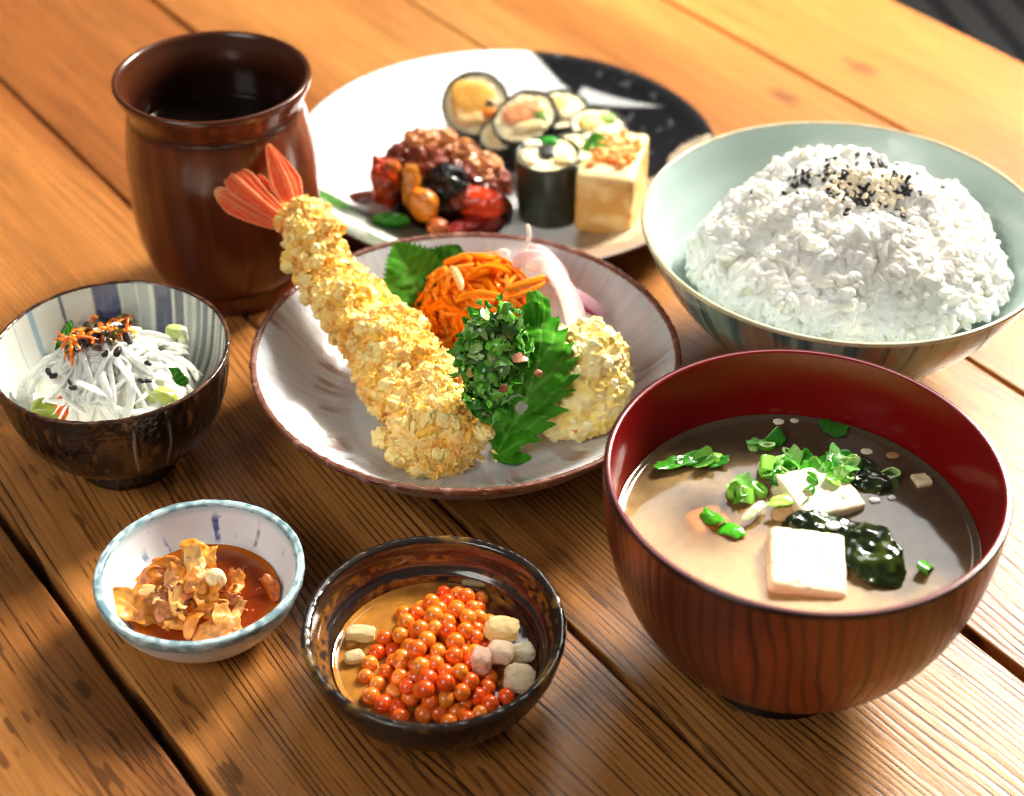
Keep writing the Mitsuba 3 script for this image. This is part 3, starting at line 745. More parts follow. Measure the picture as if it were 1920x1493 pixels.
for j, (pts, w_, hx, lb) in enumerate([
        ([at(945, 545, .047), at(985, 532, .048), at(1043, 517, .047)], .0016, 'ee8a1e', 'long orange carrot shred sticking out to the right over the onion'),
        ([at(950, 560, .0465), at(995, 545, .047), at(1030, 524, .0475)], .0009, 'e27a16', 'short orange carrot shred just under the long one that sticks out'),
        ([at(845, 500, .047), at(858, 520, .0475), at(866, 545, .046)], .0016, 'f8b070', 'pale peach carrot sliver at the top left of the carrot heap')]):
    p_ = curve(pts, 16)
    v, f = tube(p_, w_ * np.sqrt(np.clip(1 - np.abs(np.linspace(-1, 1, 16)) ** 3, .05, 1)), n=8, flat=.45, up=-FW)
    kk = tag(num('carrot_sliver'), lb, 'carrot shred')
    put(kk, (v, f), 'm_wet', color=col(hx))

# onion slices and white strands behind
ON = [([at(962, 500, .044), at(1000, 487, .047), at(1040, 515, .046), at(1075, 570, .040), at(1092, 612, .036)], .0040, 'f4dfe0', 'e9b9c2', 'broad pale pink pickled onion slice arching over the carrot heap'),
      ([at(975, 478, .043), at(1015, 478, .046), at(1050, 520, .043), at(1085, 585, .037)], .0034, 'f8e6e6', 'eecbd0', 'white pink onion slice lying behind the broad pink one'),
      ([at(1040, 540, .035), at(1085, 560, .034), at(1132, 592, .031)], .0032, 'efc9d6', 'b02a63', 'onion slice with purple skin sticking out at the right'),
      ([at(985, 505, .046), at(1020, 500, .049), at(1052, 535, .047), at(1070, 590, .041), at(1078, 640, .037)], .0032, 'f6e9e2', 'f1d6d2', 'creamy onion slice running down onto the potato salad'),
      ([at(1085, 600, .034), at(1115, 615, .033), at(1140, 640, .030)], .0030, 'e6e4c8', 'd9d9b4', 'translucent pale onion slice behind the potato salad'),
      ([at(1015, 478, .041), at(1045, 500, .040), at(1062, 528, .038)], .0026, 'd9b7c2', 'c090a4', 'thin mauve onion slice at the back of the onion pile')]
for pts, w_, c0, c1, lb in ON:
    p_ = curve(pts, 40)
    u_ = np.linspace(-1, 1, 40)
    v, f = tube(p_, w_ * np.sqrt(np.clip(1 - np.abs(u_) ** 6, .03, 1)), n=18, flat=.28, up=-FW + .4 * R2, twist=.4)
    nrm_ = (v - np.repeat(np.vstack([p_[:1], p_, p_[-1:]]), 18, 0)) @ R2
    kk = tag(num('onion_slice'), lb, 'onion slice')
    t_ = sst(-.2, 1.0, nrm_ / w_) if c1 != 'b02a63' else sst(.1, .5, (v - np.repeat(np.vstack([p_[:1], p_, p_[-1:]]), 18, 0)) @ (-U2) / w_) * sst(1050, 1085, np.repeat(np.linspace(1040, 1132, 42), 18))
    put(kk, (v, f), 'm_clear', color=lerp(col(c0), col(c1), t_))
for pts, w_, lb in [([at(985, 505, .044), at(988, 460, .049), at(992, 440, .052), at(988, 421, .055)], .0012, 'thin white radish strand standing upright behind the carrot heap'),
                    ([at(925, 488, .042), at(936, 472, .045), at(948, 470, .046), at(950, 486, .045)], .0010, 'small white radish curl behind the top of the carrot heap'),
                    ([at(900, 492, .041), at(918, 480, .044), at(935, 484, .044)], .0009, 'short white radish strand at the back left of the carrot heap')]:
    p_ = curve(pts, 24)
    v, f = tube(p_, w_ * np.linspace(1, .7, 24), n=9, flat=.7)
    put(tag(num('radish_strand'), lb, 'radish strand'), (v, f), 'm_clear', color=col('f3f1ea'))

# potato salad
rng = np.random.default_rng(31)
PC = at(1086, 714, .0310)
v, f = blob(PC, (.0176, .0170, .0222), 9, sub=5, amp=.24, freq=2.0, o=4)
d_ = (v - PC); d_ /= np.linalg.norm(d_, axis=1, keepdims=True)
h_ = 0.0050 * (nfbm(v, 230, 4, 3) - .5) + 0.0022 * (nfbm(v, 700, 3, 13) - .5) + 0.0016 * (np.abs(nfbm(v, 520, 2, 8) - .5) * 2)
v = v + d_ * h_[:, None]
v[:, 2] = np.maximum(v[:, 2], .0128)
parts = [(v, f, lerp(col('fdeca6'), col('f8d97a'), sst(.4, .65, nfbm(v, 170, 3, 5))))]
vi = rng.choice(len(v), 110, replace=False)
for i in vi:
    s_ = rng.uniform(.0006, .0017)
    b_ = blob(v[i] - d_[i] * s_ * .1, s_ * rng.uniform(.7, 1.3, 3), int(i), sub=2, amp=.3, freq=1.6, power=3.0, rot=randrot(rng))
    parts.append((*b_, lerp(col('fdf2c4'), col('f8e29a'), rng.random())))
(mesh_, c1) = join(parts)
tag('potato_salad', 'lumpy pale yellow potato salad mound at the right of the grey white plate', 'potato salad')
put('potato_salad__mash', mesh_, 'm_matte', color=c1)
for (px, py, z, s_, hx, nm) in [(1103, 640, .0475, .0030, 'a9cf62', 'cucumber_bit'), (1078, 628, .0480, .0022, 'bcd67a', 'cucumber_bit'), (1100, 712, .0400, .0018, 'e9a53a', 'carrot_bit'), (1082, 805, .0235, .0015, 'd88a3a', 'carrot_bit'), (1030, 612, .0470, .0026, 'f0c24a', 'carrot_bit')]:
    b_ = blob(at(px, py, z), np.array([1, .6, .5]) * s_, px, sub=2, amp=.2, power=4, rot=rot(-FW, rng.uniform(-1, 1)))
    put(num('potato_salad__' + nm), b_, 'm_wet', color=col(hx))

# herb heap and the front leaf
ax = [at(932, 846, .0160), at(975, 775, .0340), at(1006, 690, .0500), at(1014, 615, .0585), at(992, 550, .0620)]
v, f, vein = leaf(ax, -FW + .25 * R2 + [0, 0, .15], .0098, teeth=12, seed=13, cup=-.16, depth=.50, wav=.0040, M=220, K=27)
put('shiso_leaf_002', (v, f), 'm_leaf', color=lerp(lerp(col('5aa630'), col('337c1c'), nfbm(v, 140, 3, 4)), col('9ccc68'), vein * .55))
tag('shiso_leaf_002', 'bright green saw-edged leaf draped in front of the potato salad', 'leaf')
ax = [at(925, 838, .0132), at(955, 858, .0136), at(995, 858, .0130)]
v, f, vein = leaf(ax, [0, -.3, 1], .0030, teeth=6, seed=14, cup=.4, M=50)
put('leaf_tip', (v, f), 'm_leaf', color=lerp(col('3f8f1c'), col('6fb13a'), vein))
tag('leaf_tip', 'small curled green leaf tip lying on the plate below the saw-edged leaf', 'leaf')
HC = at(928, 684, .0490)
tag('herb_sprig', 'dark curly chopped green herb heaped between carrot and saw-edged leaf', 'herb')
parts = []
for i in range(520):
    d = rng.normal(size=3); d /= np.linalg.norm(d)
    if d @ FW > .45:
        continue
    p_ = HC + d * np.array([.0112, .0085, .0215]) * rng.uniform(.72, 1.06) * (1 + .18 * math.sin(i * 1.7))
    p_[2] = max(p_[2], .0145)
    R = frame(d + rng.normal(0, .6, 3), rng.normal(size=3))
    w_ = rng.uniform(.0012, .0033)
    fv, ff = flake(p_, R, w_, w_ * rng.uniform(.5, .9), .0004, 900 + i, curl=.8, ragged=.75, n=22, k=4)
    g_ = rng.random()
    parts.append((fv, ff, lerp(col('2a6a18'), col('6cb840'), g_) if rng.random() < .8 else lerp(col('1c4412'), col('9ac878'), g_)))
(mesh_, c1) = join(parts)
put('herb_sprig__leaflets', mesh_, 'm_wet', color=c1)
tag('herb_sprig__leaflets', kind='stuff')
b_ = blob(HC, (.0085, .0070, .018), 3, sub=4, amp=.2, freq=2.4)
put('herb_sprig__heart', b_, 'm_food', color=lerp(col('123608'), col('2d6a18'), nfbm(b_[0], 300, 2, 2)))
for (px, py, z, s_, hx) in [(948, 650, .0600, .0016, 'b0764a'), (975, 672, .0570, .0019, 'b98066'), (945, 728, .0510, .0013, '7c4a2a'), (978, 765, .0410, .0017, '8b8a7a'), (925, 600, .0650, .0016, '9a8a70'), (955, 605, .0640, .0013, 'b79a72'),
                            (905, 640, .0600, .0012, '8a7a5a'), (885, 697, .0500, .0016, 'd9b06a'), (1010, 700, .0530, .0011, 'a86a4a')]:
    fv, ff = flake(at(px, py, z), frame(-FW + rng.normal(0, .3, 3), rng.normal(size=3)), s_ * 1.3, s_, .0005, px, curl=.5, ragged=.4, n=18, k=4)
    put(tag(num('dried_flake'), 'tiny brown dried flake on the green herb and leaf', 'flake', 'brown dried flakes on the green herb'), (fv, ff), 'm_food', color=col(hx))
for (px, py, ln_, an) in [(928, 852, .0030, 1.9), (905, 862, .0016, 1.2), (760, 905, .0014, .4)]:
    fv, ff = flake(at(px, py, .0140), frame([0, -.2, 1], [math.cos(an), math.sin(an), 0]), ln_, .0010, .0012, px, curl=.2, ragged=.3, n=16, k=4)
    put(tag(num('loose_crumb'), 'loose golden breadcrumb fallen on the grey white plate', 'crumb', 'loose breadcrumbs on the grey white plate'), (fv, ff), 'm_food', color=col('f0d79a'))

# ================================================================== rice and sesame
rng = np.random.default_rng(41)
RC = RICE + np.array([.0014, -.0050, 0])
RRAD = .0545


def rice_h(x, y):
    q = np.hypot(x / 1.0, y / .96) / RRAD
    dome = .0490 + .0305 * (1 - np.clip(q, 0, 1.2) ** 2.3)
    p = np.stack([x, y, 0 * x], -1)
    return dome + .0120 * (nfbm(p, 60, 2, 3) - .5) + .0075 * (nfbm(p, 130, 2, 6) - .5)


n_ = 3500
q = rng.random(n_) ** .5 * RRAD * 1.02
a_ = rng.uniform(0, 2 * np.pi, n_)
x_, y_ = q * np.cos(a_), q * np.sin(a_) * .96
z_ = rice_h(x_, y_) - rng.random(n_) ** 1.3 * .0020 + .0004
e = 1e-3
gx, gy = (rice_h(x_ + e, y_) - rice_h(x_ - e, y_)) / (2 * e), (rice_h(x_, y_ + e) - rice_h(x_, y_ - e)) / (2 * e)
nr = np.stack([-gx, -gy, np.ones(n_)], 1); nr /= np.linalg.norm(nr, axis=1, keepdims=True)
bv, bf = np.array(_ICO[2].vertices), np.array(_ICO[2].faces)
bv = np.stack([np.sign(bv[:, 0]) * np.abs(bv[:, 0]) ** .8, bv[:, 1] * .42, bv[:, 2] * .42], 1)
bv[:, 2] += .12 * bv[:, 0] ** 2 - .04
bv = bv * (1 + .05 * np.sin(bv[:, :1] * 3))
tdir = np.cross(nr, rng.normal(size=(n_, 3))); tdir /= np.linalg.norm(tdir, axis=1, keepdims=True)
tdir = tdir + nr * np.where(rng.random(n_) < .13, rng.normal(0, .7, n_), rng.normal(0, .17, n_))[:, None]; tdir /= np.linalg.norm(tdir, axis=1, keepdims=True)
bd = np.cross(nr, tdir); bd /= np.linalg.norm(bd, axis=1, keepdims=True)
Rs = np.stack([tdir, bd, np.cross(tdir, bd)], 2)
sc = (rng.uniform(.0035, .0045, n_))[:, None] * np.ones(3)
cc = lerp(col('fdfcfa'), col('fcf8ee'), rng.random(n_))
vv, ff, c1 = scatter((bv, bf), RC + np.stack([x_, y_, z_], 1), Rs, sc, cc)
t_ = np.linspace(0, 1, 40)
gr, ga = np.repeat(t_ * RRAD * 1.03, 96), np.tile(np.arange(96) * 2 * np.pi / 96, 40)
gx, gy = gr * np.cos(ga), gr * np.sin(ga) * .96
core = np.stack([gx, gy, rice_h(gx, gy) - .0012], 1) + RC
# outermost ring drops down along the wall of the bowl
mesh_, c1 = join([(vv, ff, c1), (core, grid_faces(40, 96, True), col('faf1da'))])
put('steamed_rice', mesh_, 'm_rice', color=c1)
tag('steamed_rice', 'heaped white steamed rice filling the pale green bowl', 'rice', kind='stuff')

sv, sf = np.array(_ICO[1].vertices), np.array(_ICO[1].faces)
sv = sv * [1, .56, .34]
sv[:, 1] *= (1 - .35 * sv[:, 0])
def proto(mesh, bsdf, c):
    b, more = shade(len(mesh[0]), bsdf, c, {})
    return mikit.ply(mesh, b, smooth=True, **more)


SEED = {'black': proto((sv * .00142, sf), 'm_food', col('17161b')), 'white': proto((sv * .00142, sf), 'm_food', col('fbeac8'))}


def on_rice(px, py):
    z = .075
    for _ in range(12):
        p = at(px, py, z)
        z = .5 * z + .5 * float(rice_h(p[0] - RC[0], p[1] - RC[1]))
    return at(px, py, z)


def seed(kind, px, py, lift=.0012, lab=None):
    p = on_rice(px, py) + [0, 0, lift + .0008]
    e = 2e-3
    g = lambda dx, dy: float(rice_h(p[0] - RC[0] + dx, p[1] - RC[1] + dy))
    nn = np.array([-(g(e, 0) - g(-e, 0)) / (2 * e), -(g(0, e) - g(0, -e)) / (2 * e), 1.0])
    R = frame(nn + rng.normal(0, .25, 3), rng.normal(size=3))
    M = np.eye(4); M[:3, :3] = R * rng.uniform(.85, 1.15); M[:3, 3] = p
    kk = num(f'{kind}_sesame_seed')
    scene[kk] = {**SEED[kind], 'to_world': T(M.tolist())}
    tag(kk, lab or {'black': 'black sesame seed in the sprinkle on top of the white rice', 'white': 'pale tan sesame seed in the sprinkle on top of the white rice'}[kind], 'sesame seed', {'black': 'black sesame seeds on the rice', 'white': 'pale sesame seeds on the rice'}[kind])


CL = [(1515, 345, 26, 14, 20), (1575, 330, 26, 16, 16), (1640, 320, 24, 16, 26), (1615, 368, 26, 20, 40), (1675, 345, 24, 18, 26), (1690, 368, 18, 10, 14), (1570, 365, 22, 16, 14), (1650, 385, 20, 12, 12)]
for (cx, cy, sx, sy, n_) in CL:
    for _ in range(n_):
        seed('black', cx + rng.normal() * sx * .8, cy + rng.normal() * sy * .75, rng.uniform(.0008, .002))
for (cx, cy, sx, sy, n_) in [(1600, 345, 40, 16, 50), (1660, 362, 34, 18, 46), (1570, 372, 26, 18, 24), (1640, 385, 30, 12, 24)]:
    for _ in range(n_):
        seed('white', cx + rng.normal() * sx * .8, cy + rng.normal() * sy * .75, rng.uniform(.0010, .0024))
for (px, py) in [(1408, 369), (1470, 372), (1490, 360), (1518, 358), (1508, 372), (1549, 309), (1566, 306), (1585, 411), (1627, 423), (1682, 404), (1672, 413), (1690, 414), (1707, 431), (1625, 394), (1658, 390), (1638, 402), (1722, 369), (1768, 362)]:
    seed('black', px, py, .0013, 'stray black sesame seed apart from the sprinkle on the rice')

# ================================================================== miso soup
SZ = .0550
SRAD = .0514 * MR / .0558
v, f, rr = disc((MISO[0], MISO[1], SZ), SRAD, n=240, m=110, edge=.0009, wave=.00012)
x_, y_ = (v[:, 0] - MISO[0]) / SRAD, (v[:, 1] - MISO[1]) / SRAD
cl = nfbm(np.stack([x_ * 2.3, y_ * 2.3, 0 * x_], 1), 1.0, 4, 12) - .5
cloud = sst(-.25, .45, -.55 * y_ - .35 * x_ + 1.0 * cl + .10)
fi = nfbm(np.stack([x_ * 30, y_ * 30, 0 * x_], 1), 1.0, 3, 5)
cc = lerp(col('4e4232'), col('c6a066'), cloud) * (.85 + .3 * fi)[:, None]
cc = lerp(cc, col('c48b2e'), np.exp(-(((x_ + .42) / .32) ** 2 + ((y_ + .02) / .25) ** 2)) * .35)
scene['miso_soup'] = mikit.ply((v, f), 'm_soup', smooth=True, color=cc)
tag('miso_soup', 'cloudy beige brown miso soup in the striped wooden bowl', 'soup')
rng = np.random.default_rng(51)


def sat(px, py, dz=0.0):
    return at(px, py, SZ + dz)


def block(key, px, py, size, ang, dz, seed, tilt=(0, 0), label='', c0='e6d7b4', sub=5, amp=.03):
    R = rotz(ang) @ rot([1, 0, 0], tilt[0]) @ rot([0, 1, 0], tilt[1])
    v, f = blob((0, 0, 0), np.array(size) / 2, seed, sub=sub, amp=amp, freq=1.6, power=14)
    d = v / (np.linalg.norm(v, axis=1, keepdims=True) + 1e-9)
    v = v + d * (.0006 * (nfbm(v, 700, 3, seed) - .5) - .0003 * sst(.68, .8, nfbm(v, 330, 2, seed + 4)))[:, None]
    put(key, (v @ R.T + sat(px, py, dz), f), 'm_food', color=lerp(col(c0), col('eadbb8'), sst(.45, .8, nfbm(v, 500, 3, seed))))
    tag(key, label, 'tofu')


block('tofu_cube', 1506, 1074, (.0215, .0215, .013), -.10, -.0022, 1, (.13, .10), 'large white tofu cube at the front of the miso soup')
block('tofu_cube_001', 1528, 945, (.0215, .0185, .013), .42, -.0022, 2, (.10, .12), 'white tofu cube under the chopped scallions')
block('tofu_cube_002', 1727, 904, (.0050, .0050, .003), .3, -.0003, 3, (0, 0), 'tiny tofu square floating at the right of the soup', c0='d9c99a', sub=3)
b_ = blob(sat(1325, 985, -.0036), (.0064, .0050, .0034), 5, sub=4, amp=.1, power=5, rot=rotz(.4))
put(tag('carrot_chunk', 'orange carrot chunk sunk in the left of the soup', 'carrot'), b_, 'm_food', color=col('f08018'))
b_ = blob(sat(1480, 962, -.0002), (.0060, .0034, .0030), 7, sub=4, amp=.15, rot=rotz(.35))
put(tag('mushroom_piece', 'shiny tan mushroom piece between the two tofu cubes', 'mushroom'), b_, 'm_wet', color=lerp(col('d8b07c'), col('6d3d1c'), sst(.4, .7, nfbm(b_[0], 180, 2, 3))))


def kelp(key, pts, W, label, seed, n0=(0, -.25, 1), bend=.0012):
    ax = curve(pts, 80)
    s_ = np.linspace(0, 1, 80)
    t_ = np.linspace(-1, 1, 31)
    td = np.gradient(ax, axis=0); td /= np.linalg.norm(td, axis=1, keepdims=True)
    sd = np.cross(td, n0); sd /= np.linalg.norm(sd, axis=1, keepdims=True)
    nd = np.cross(sd, td)
    w_ = W * np.sin(np.pi * (.06 + .88 * s_)) ** .75 * (1 + .35 * (nfbm(np.stack([s_ * 7, 0 * s_, 0 * s_], 1) + seed, 1, 2, seed) - .5))
    g = ax[:, None] + w_[:, None, None] * t_[None, :, None] * sd[:, None]
    up_ = bend * (1 - t_[None] ** 2) * np.sin(np.pi * s_)[:, None] + .0056 * (nfbm(g.reshape(-1, 3), 150, 3, seed).reshape(80, 31) - .42)
    top, bot = g + up_[..., None] * nd[:, None], g + (up_ - .0006)[..., None] * nd[:, None]
    vv = np.vstack([top.reshape(-1, 3), bot.reshape(-1, 3)])
    fg = grid_faces(80, 31, False)
    K = 80 * 31
    edge = np.concatenate([np.arange(80) * 31, 79 * 31 + np.arange(1, 31), np.arange(78, -1, -1) * 31 + 30, np.arange(29, -1, -1)])
    rim_ = tri(np.stack([edge[:-1], edge[1:], edge[1:] + K, edge[:-1] + K], 1))
    put(key, (vv, np.vstack([fg, fg[:, ::-1] + K, rim_])), 'm_wet', color=lerp(col('141f0a'), col('3a4a12'), sst(.45, .75, nfbm(vv, 200, 3, seed))))
    tag(key, label, 'seaweed')


kelp('wakame', [sat(1555, 992, .0010), sat(1610, 1020, .0032), sat(1650, 1055, .0028), sat(1695, 1088, .0002)], .0088, 'large glossy dark green seaweed leaf beside the front tofu cube', 2)
kelp('wakame_001', [sat(1465, 1000, .0004), sat(1510, 985, .0028), sat(1560, 990, .0022), sat(1590, 1005, .0010)], .0048, 'dark green seaweed strip between the two tofu cubes', 6)
kelp('wakame_002', [sat(1600, 905, -.0002), sat(1640, 905, .0008), sat(1685, 925, -.0004)], .0050, 'dark seaweed piece floating behind the scallions on the right', 9, bend=.0014)
kelp('wakame_003', [sat(1590, 860, -.0003), sat(1630, 878, .0006), sat(1660, 900, -.0004)], .0026, 'narrow dark seaweed strip at the back of the scallions', 12, bend=.0010)


def ring(p, r, th, ht, R, squash, seed, n=26):
    """A cut scallion ring: a short squashed tube with a wall."""
    a = np.arange(n) * 2 * np.pi / n
    w = 1 + .12 * np.sin(2 * a + seed) + .08 * np.sin(3 * a + 2 * seed)
    pr_ = [(1, -.5), (1.03, -.2), (1.03, .2), (1, .5), (.985, .54), (1 - th * .5, .56), (1 - th, .5), (1 - th, 0), (1 - th, -.5), (1 - th * .5, -.55), (1, -.5)]
    v = np.concatenate([np.stack([r * q * w * np.cos(a), r * q * w * np.sin(a) * squash, np.full(n, h * ht) + .12 * ht * np.sin(a + seed)], 1) for q, h in pr_])
    c = np.concatenate([np.full(n, 0.0 if q > .99 else 1.0) for q, h in pr_])
    return v @ R.T + p, grid_faces(len(pr_), n, True), c


SC = [(1440, 875, 1.0), (1470, 888, 1.0), (1495, 878, 1.1), (1512, 868, .8), (1530, 885, 1.1), (1548, 872, .8), (1500, 895, .9), (1478, 870, .8), (1555, 893, .9), (1575, 862, 1.1), (1590, 874, .9), (1460, 905, .8), (1522, 905, 1.0), (1541, 908, 1.0),
      (1388, 912, 1.0), (1400, 930, .9), (1376, 928, .7), (1512, 925, 1.0), (1517, 957, .9), (1470, 940, .8), (1573, 935, .5), (1455, 823, .9), (1440, 838, .6), (1414, 834, .7), (1320, 868, .9), (1345, 862, .7), (1480, 850, .7), (1668, 892, .8), (1735, 1065, .8), (1488, 905, .8), (1428, 882, .7)]
SC += [(rng.uniform(1435, 1595), rng.uniform(862, 915), rng.uniform(.7, 1.1)) for _ in range(18)] + [(rng.uniform(1375, 1425), rng.uniform(905, 935), .8) for _ in range(3)]
for i, (px, py, s_) in enumerate(SC):
    hz = .0010 + (.0022 if 1430 < px < 1600 and 855 < py < 960 else 0) * rng.uniform(.5, 1.2)
    R = frame(np.array([0, -.3, 1]) + rng.normal(0, .75, 3), rng.normal(size=3))
    if i % 5 < 3 or px == 1735:
        v, f, c = ring(sat(px, py, hz), .0033 * s_ * rng.uniform(.85, 1.15), rng.uniform(.3, .6), .0036 * s_ * rng.uniform(.7, 1.5), R, rng.uniform(.35, .75), i)
        v = v + .0007 * (nfbm(v, 260, 2, i)[:, None] - .5) * rng.normal(size=3)
    else:
        v, f = flake(sat(px, py, hz), frame(np.array([0, -.25, 1]) + rng.normal(0, .35, 3), rng.normal(size=3)), .0042 * s_, .0030 * s_, .0011, 60 + i, curl=.9, ragged=.4, n=30, k=6)
        c = nfbm(v, 300, 2, i)
    g0 = [col('4aa82a'), col('2a7c1e'), col('86c84a'), col('5cb034')][rng.integers(4)]
    kk = num('scallion_ring')
    put(kk, (v, f), 'm_wet', color=lerp(g0, lerp(g0, col('b9d98a'), .75), c * sst(.3, .5, rng.random())))
    lab, grp = 'chopped green scallion ring in the clump on the miso soup', 'scallion rings in the clump on the soup'
    if px == 1735:
        lab, grp = 'lone green scallion ring at the right front of the soup', None
    elif px > 1620:
        lab, grp = 'scallion piece on the dark seaweed at the right of the clump', None
    elif py < 845:
        lab, grp = 'green scallion ring afloat near the back wall behind the clump', 'scallion rings behind the clump'
    elif px < 1360:
        lab, grp = 'green scallion piece beside the leaves at the far left of the soup', 'scallion pieces beside the left leaves'
    elif px < 1432:
        lab, grp = 'green scallion piece in the little cluster left of the rear tofu', 'scallion pieces left of the rear tofu'
    tag(kk, lab, 'scallion', grp)
for i, (p0, p1, w_, hx, lb) in enumerate([((1232, 880), (1285, 868), .0030, '3f8a22', 'pointed green scallion leaf at the far left of the soup'), ((1275, 872), (1325, 855), .0028, '2c6e1a', 'dark green scallion leaf floating beside the pointed one'),
                                          ((1540, 800), (1582, 812), .0034, '1f5c14', 'dark green scallion leaf at the very back of the soup'), ((1320, 960), (1352, 985), .0032, '3d8a1c', 'upper half of the green leaf on the orange carrot'),
                                          ((1345, 985), (1388, 1000), .0036, '3f9a1e', 'lower half of the green leaf beside the orange carrot'), ((1322, 872), (1362, 866), .0022, '2f7a1c', 'short green scallion leaf left of the clump'),
                                          ((1560, 850), (1600, 885), .0030, '6fae5a', 'large pale green scallion sheath at the right of the clump'), ((1400, 835), (1432, 833), .0014, '5a9a44', 'thin green scallion sliver at the back of the soup'), ((1398, 975), (1430, 948), .0016, 'c9d6a8', 'pale scallion sliver left of the mushroom piece'),
                                          ((1442, 944), (1490, 938), .0024, '9cc85a', 'light green scallion strip lying on the rear tofu')]):
    z0 = .0006 + (.0030 if i in (6, 9) else 0) + (.0012 if i == 8 else 0)
    ax = curve([sat(*p0, z0), sat((p0[0] + p1[0]) / 2, (p0[1] + p1[1]) / 2 - 3, z0 + .0008), sat(*p1, z0)], 30)
    u_ = np.linspace(-1, 1, 30)
    dv = ax[-1] - ax[0]
    L_ = np.linalg.norm(dv)
    R = frame(np.array([0, -.2, 1.0]) + rng.normal(0, .12, 3), dv)
    v, f = flake(ax[15], R, L_ * .62, w_ * .8, .0007, 40 + i, curl=.35, ragged=.35, n=44, k=8)
    put(tag(num('scallion_leaf'), lb, 'scallion'), (v, f), 'm_wet', color=lerp(col(hx), col(hx) * 1.5, nfbm(v, 500, 2, i)))
for i, (px, py, s_, hx) in enumerate([(1460, 791, .0018, 'e2d8c0'), (1490, 789, .0014, 'c9bda0'), (1625, 847, .0018, 'e6dcc0'), (1674, 854, .0020, '9a7a50'), (1640, 938, .0016, 'd8dcd8'), (1672, 933, .0013, 'cfd6d4'), (1563, 985, .0022, 'dfe6e4')]):
    b_ = blob(sat(px, py, .0003 + (.0035 if i == 6 else 0)), (s_, s_ * .75, .0006), i, sub=3, amp=.2)
    put(tag(num('floating_bit'), 'tiny pale bit floating near the rim of the miso soup', 'soup bit', 'pale bits floating on the soup'), b_, 'm_wet', color=col(hx))

# ================================================================== small bowl: radish salad
rng = np.random.default_rng(61)
DC = at(212, 712, .0360)
tops = []
for i in range(165):
    ph = rng.uniform(0, 2 * np.pi)
    if i % 3 == 0:
        ph = rng.uniform(-2.4, -.7)
    r1 = rng.uniform(.010, .0285)
    lay = rng.uniform(.86, 1.04)
    c0 = rng.normal(0, .0075, 2)
    sway = rng.normal(0, .8)
    u_ = np.linspace(0, 1, 18)
    rr_ = r1 * u_
    aa = ph + sway * u_
    x_, y_ = c0[0] + rr_ * np.cos(aa), c0[1] * .8 + rr_ * np.sin(aa) * .86
    q = np.hypot(x_, y_ / .86) / .0285
    z_ = .0150 * lay * (1 - np.clip(q, 0, 1.15) ** 2.0) + rng.normal(0, .0010) + .0012 * np.sin(u_ * 5 + i)
    p_ = DC + np.stack([x_, y_, z_], 1)
    w_ = rng.uniform(.0007, .0014)
    rel = p_ - SMALL
    rmax = np.interp(p_[:, 2], [.0108, .0150, .0225, .0335, .044, .06], [.013, .023, .029, .0335, .0350, .0355])
    p_[:, :2] = SMALL[:2] + rel[:, :2] * np.minimum(1, rmax / np.maximum(np.hypot(rel[:, 0], rel[:, 1]), 1e-6))[:, None]
    v, f = tube(p_, w_ * np.sqrt(np.clip(1 - np.abs(2 * u_ - 1) ** 8, .06, 1)), n=9, flat=rng.uniform(.25, .5), up=(0, -.3, 1), twist=rng.uniform(-1.2, 1.2))
    put(tag(num('daikon_strand'), 'thin white daikon strand in the heap in the small dark bowl', 'radish strand', 'white daikon strands in the small bowl'), (v, f), 'm_rice', color=lerp(col('fbfbf8'), col('f1f3ee'), rng.random()))
for pts in ([(290, 640), (325, 645), (352, 651)], [(120, 755), (95, 752), (82, 750)]):
    p_ = curve([at(x, y, .043 - .003 * j) for j, (x, y) in enumerate(pts)], 18)
    v, f = tube(p_, .0013 * np.linspace(1, .5, 18), n=9, flat=.55, up=(0, -.3, 1))
    put(tag(num('daikon_strand'), 'thin white daikon strand in the heap in the small dark bowl', 'radish strand', 'white daikon strands in the small bowl'), (v, f), 'm_clear', color=col('f2f3ee'))
b_ = blob(DC + [0, 0, -.006], (.0265, .0225, .0185), 8, sub=4, amp=.08)
put(tag('daikon_heap', 'pale packed radish inside the heap of white strands', 'radish'), b_, 'm_food', color=col('e4e2d4'))
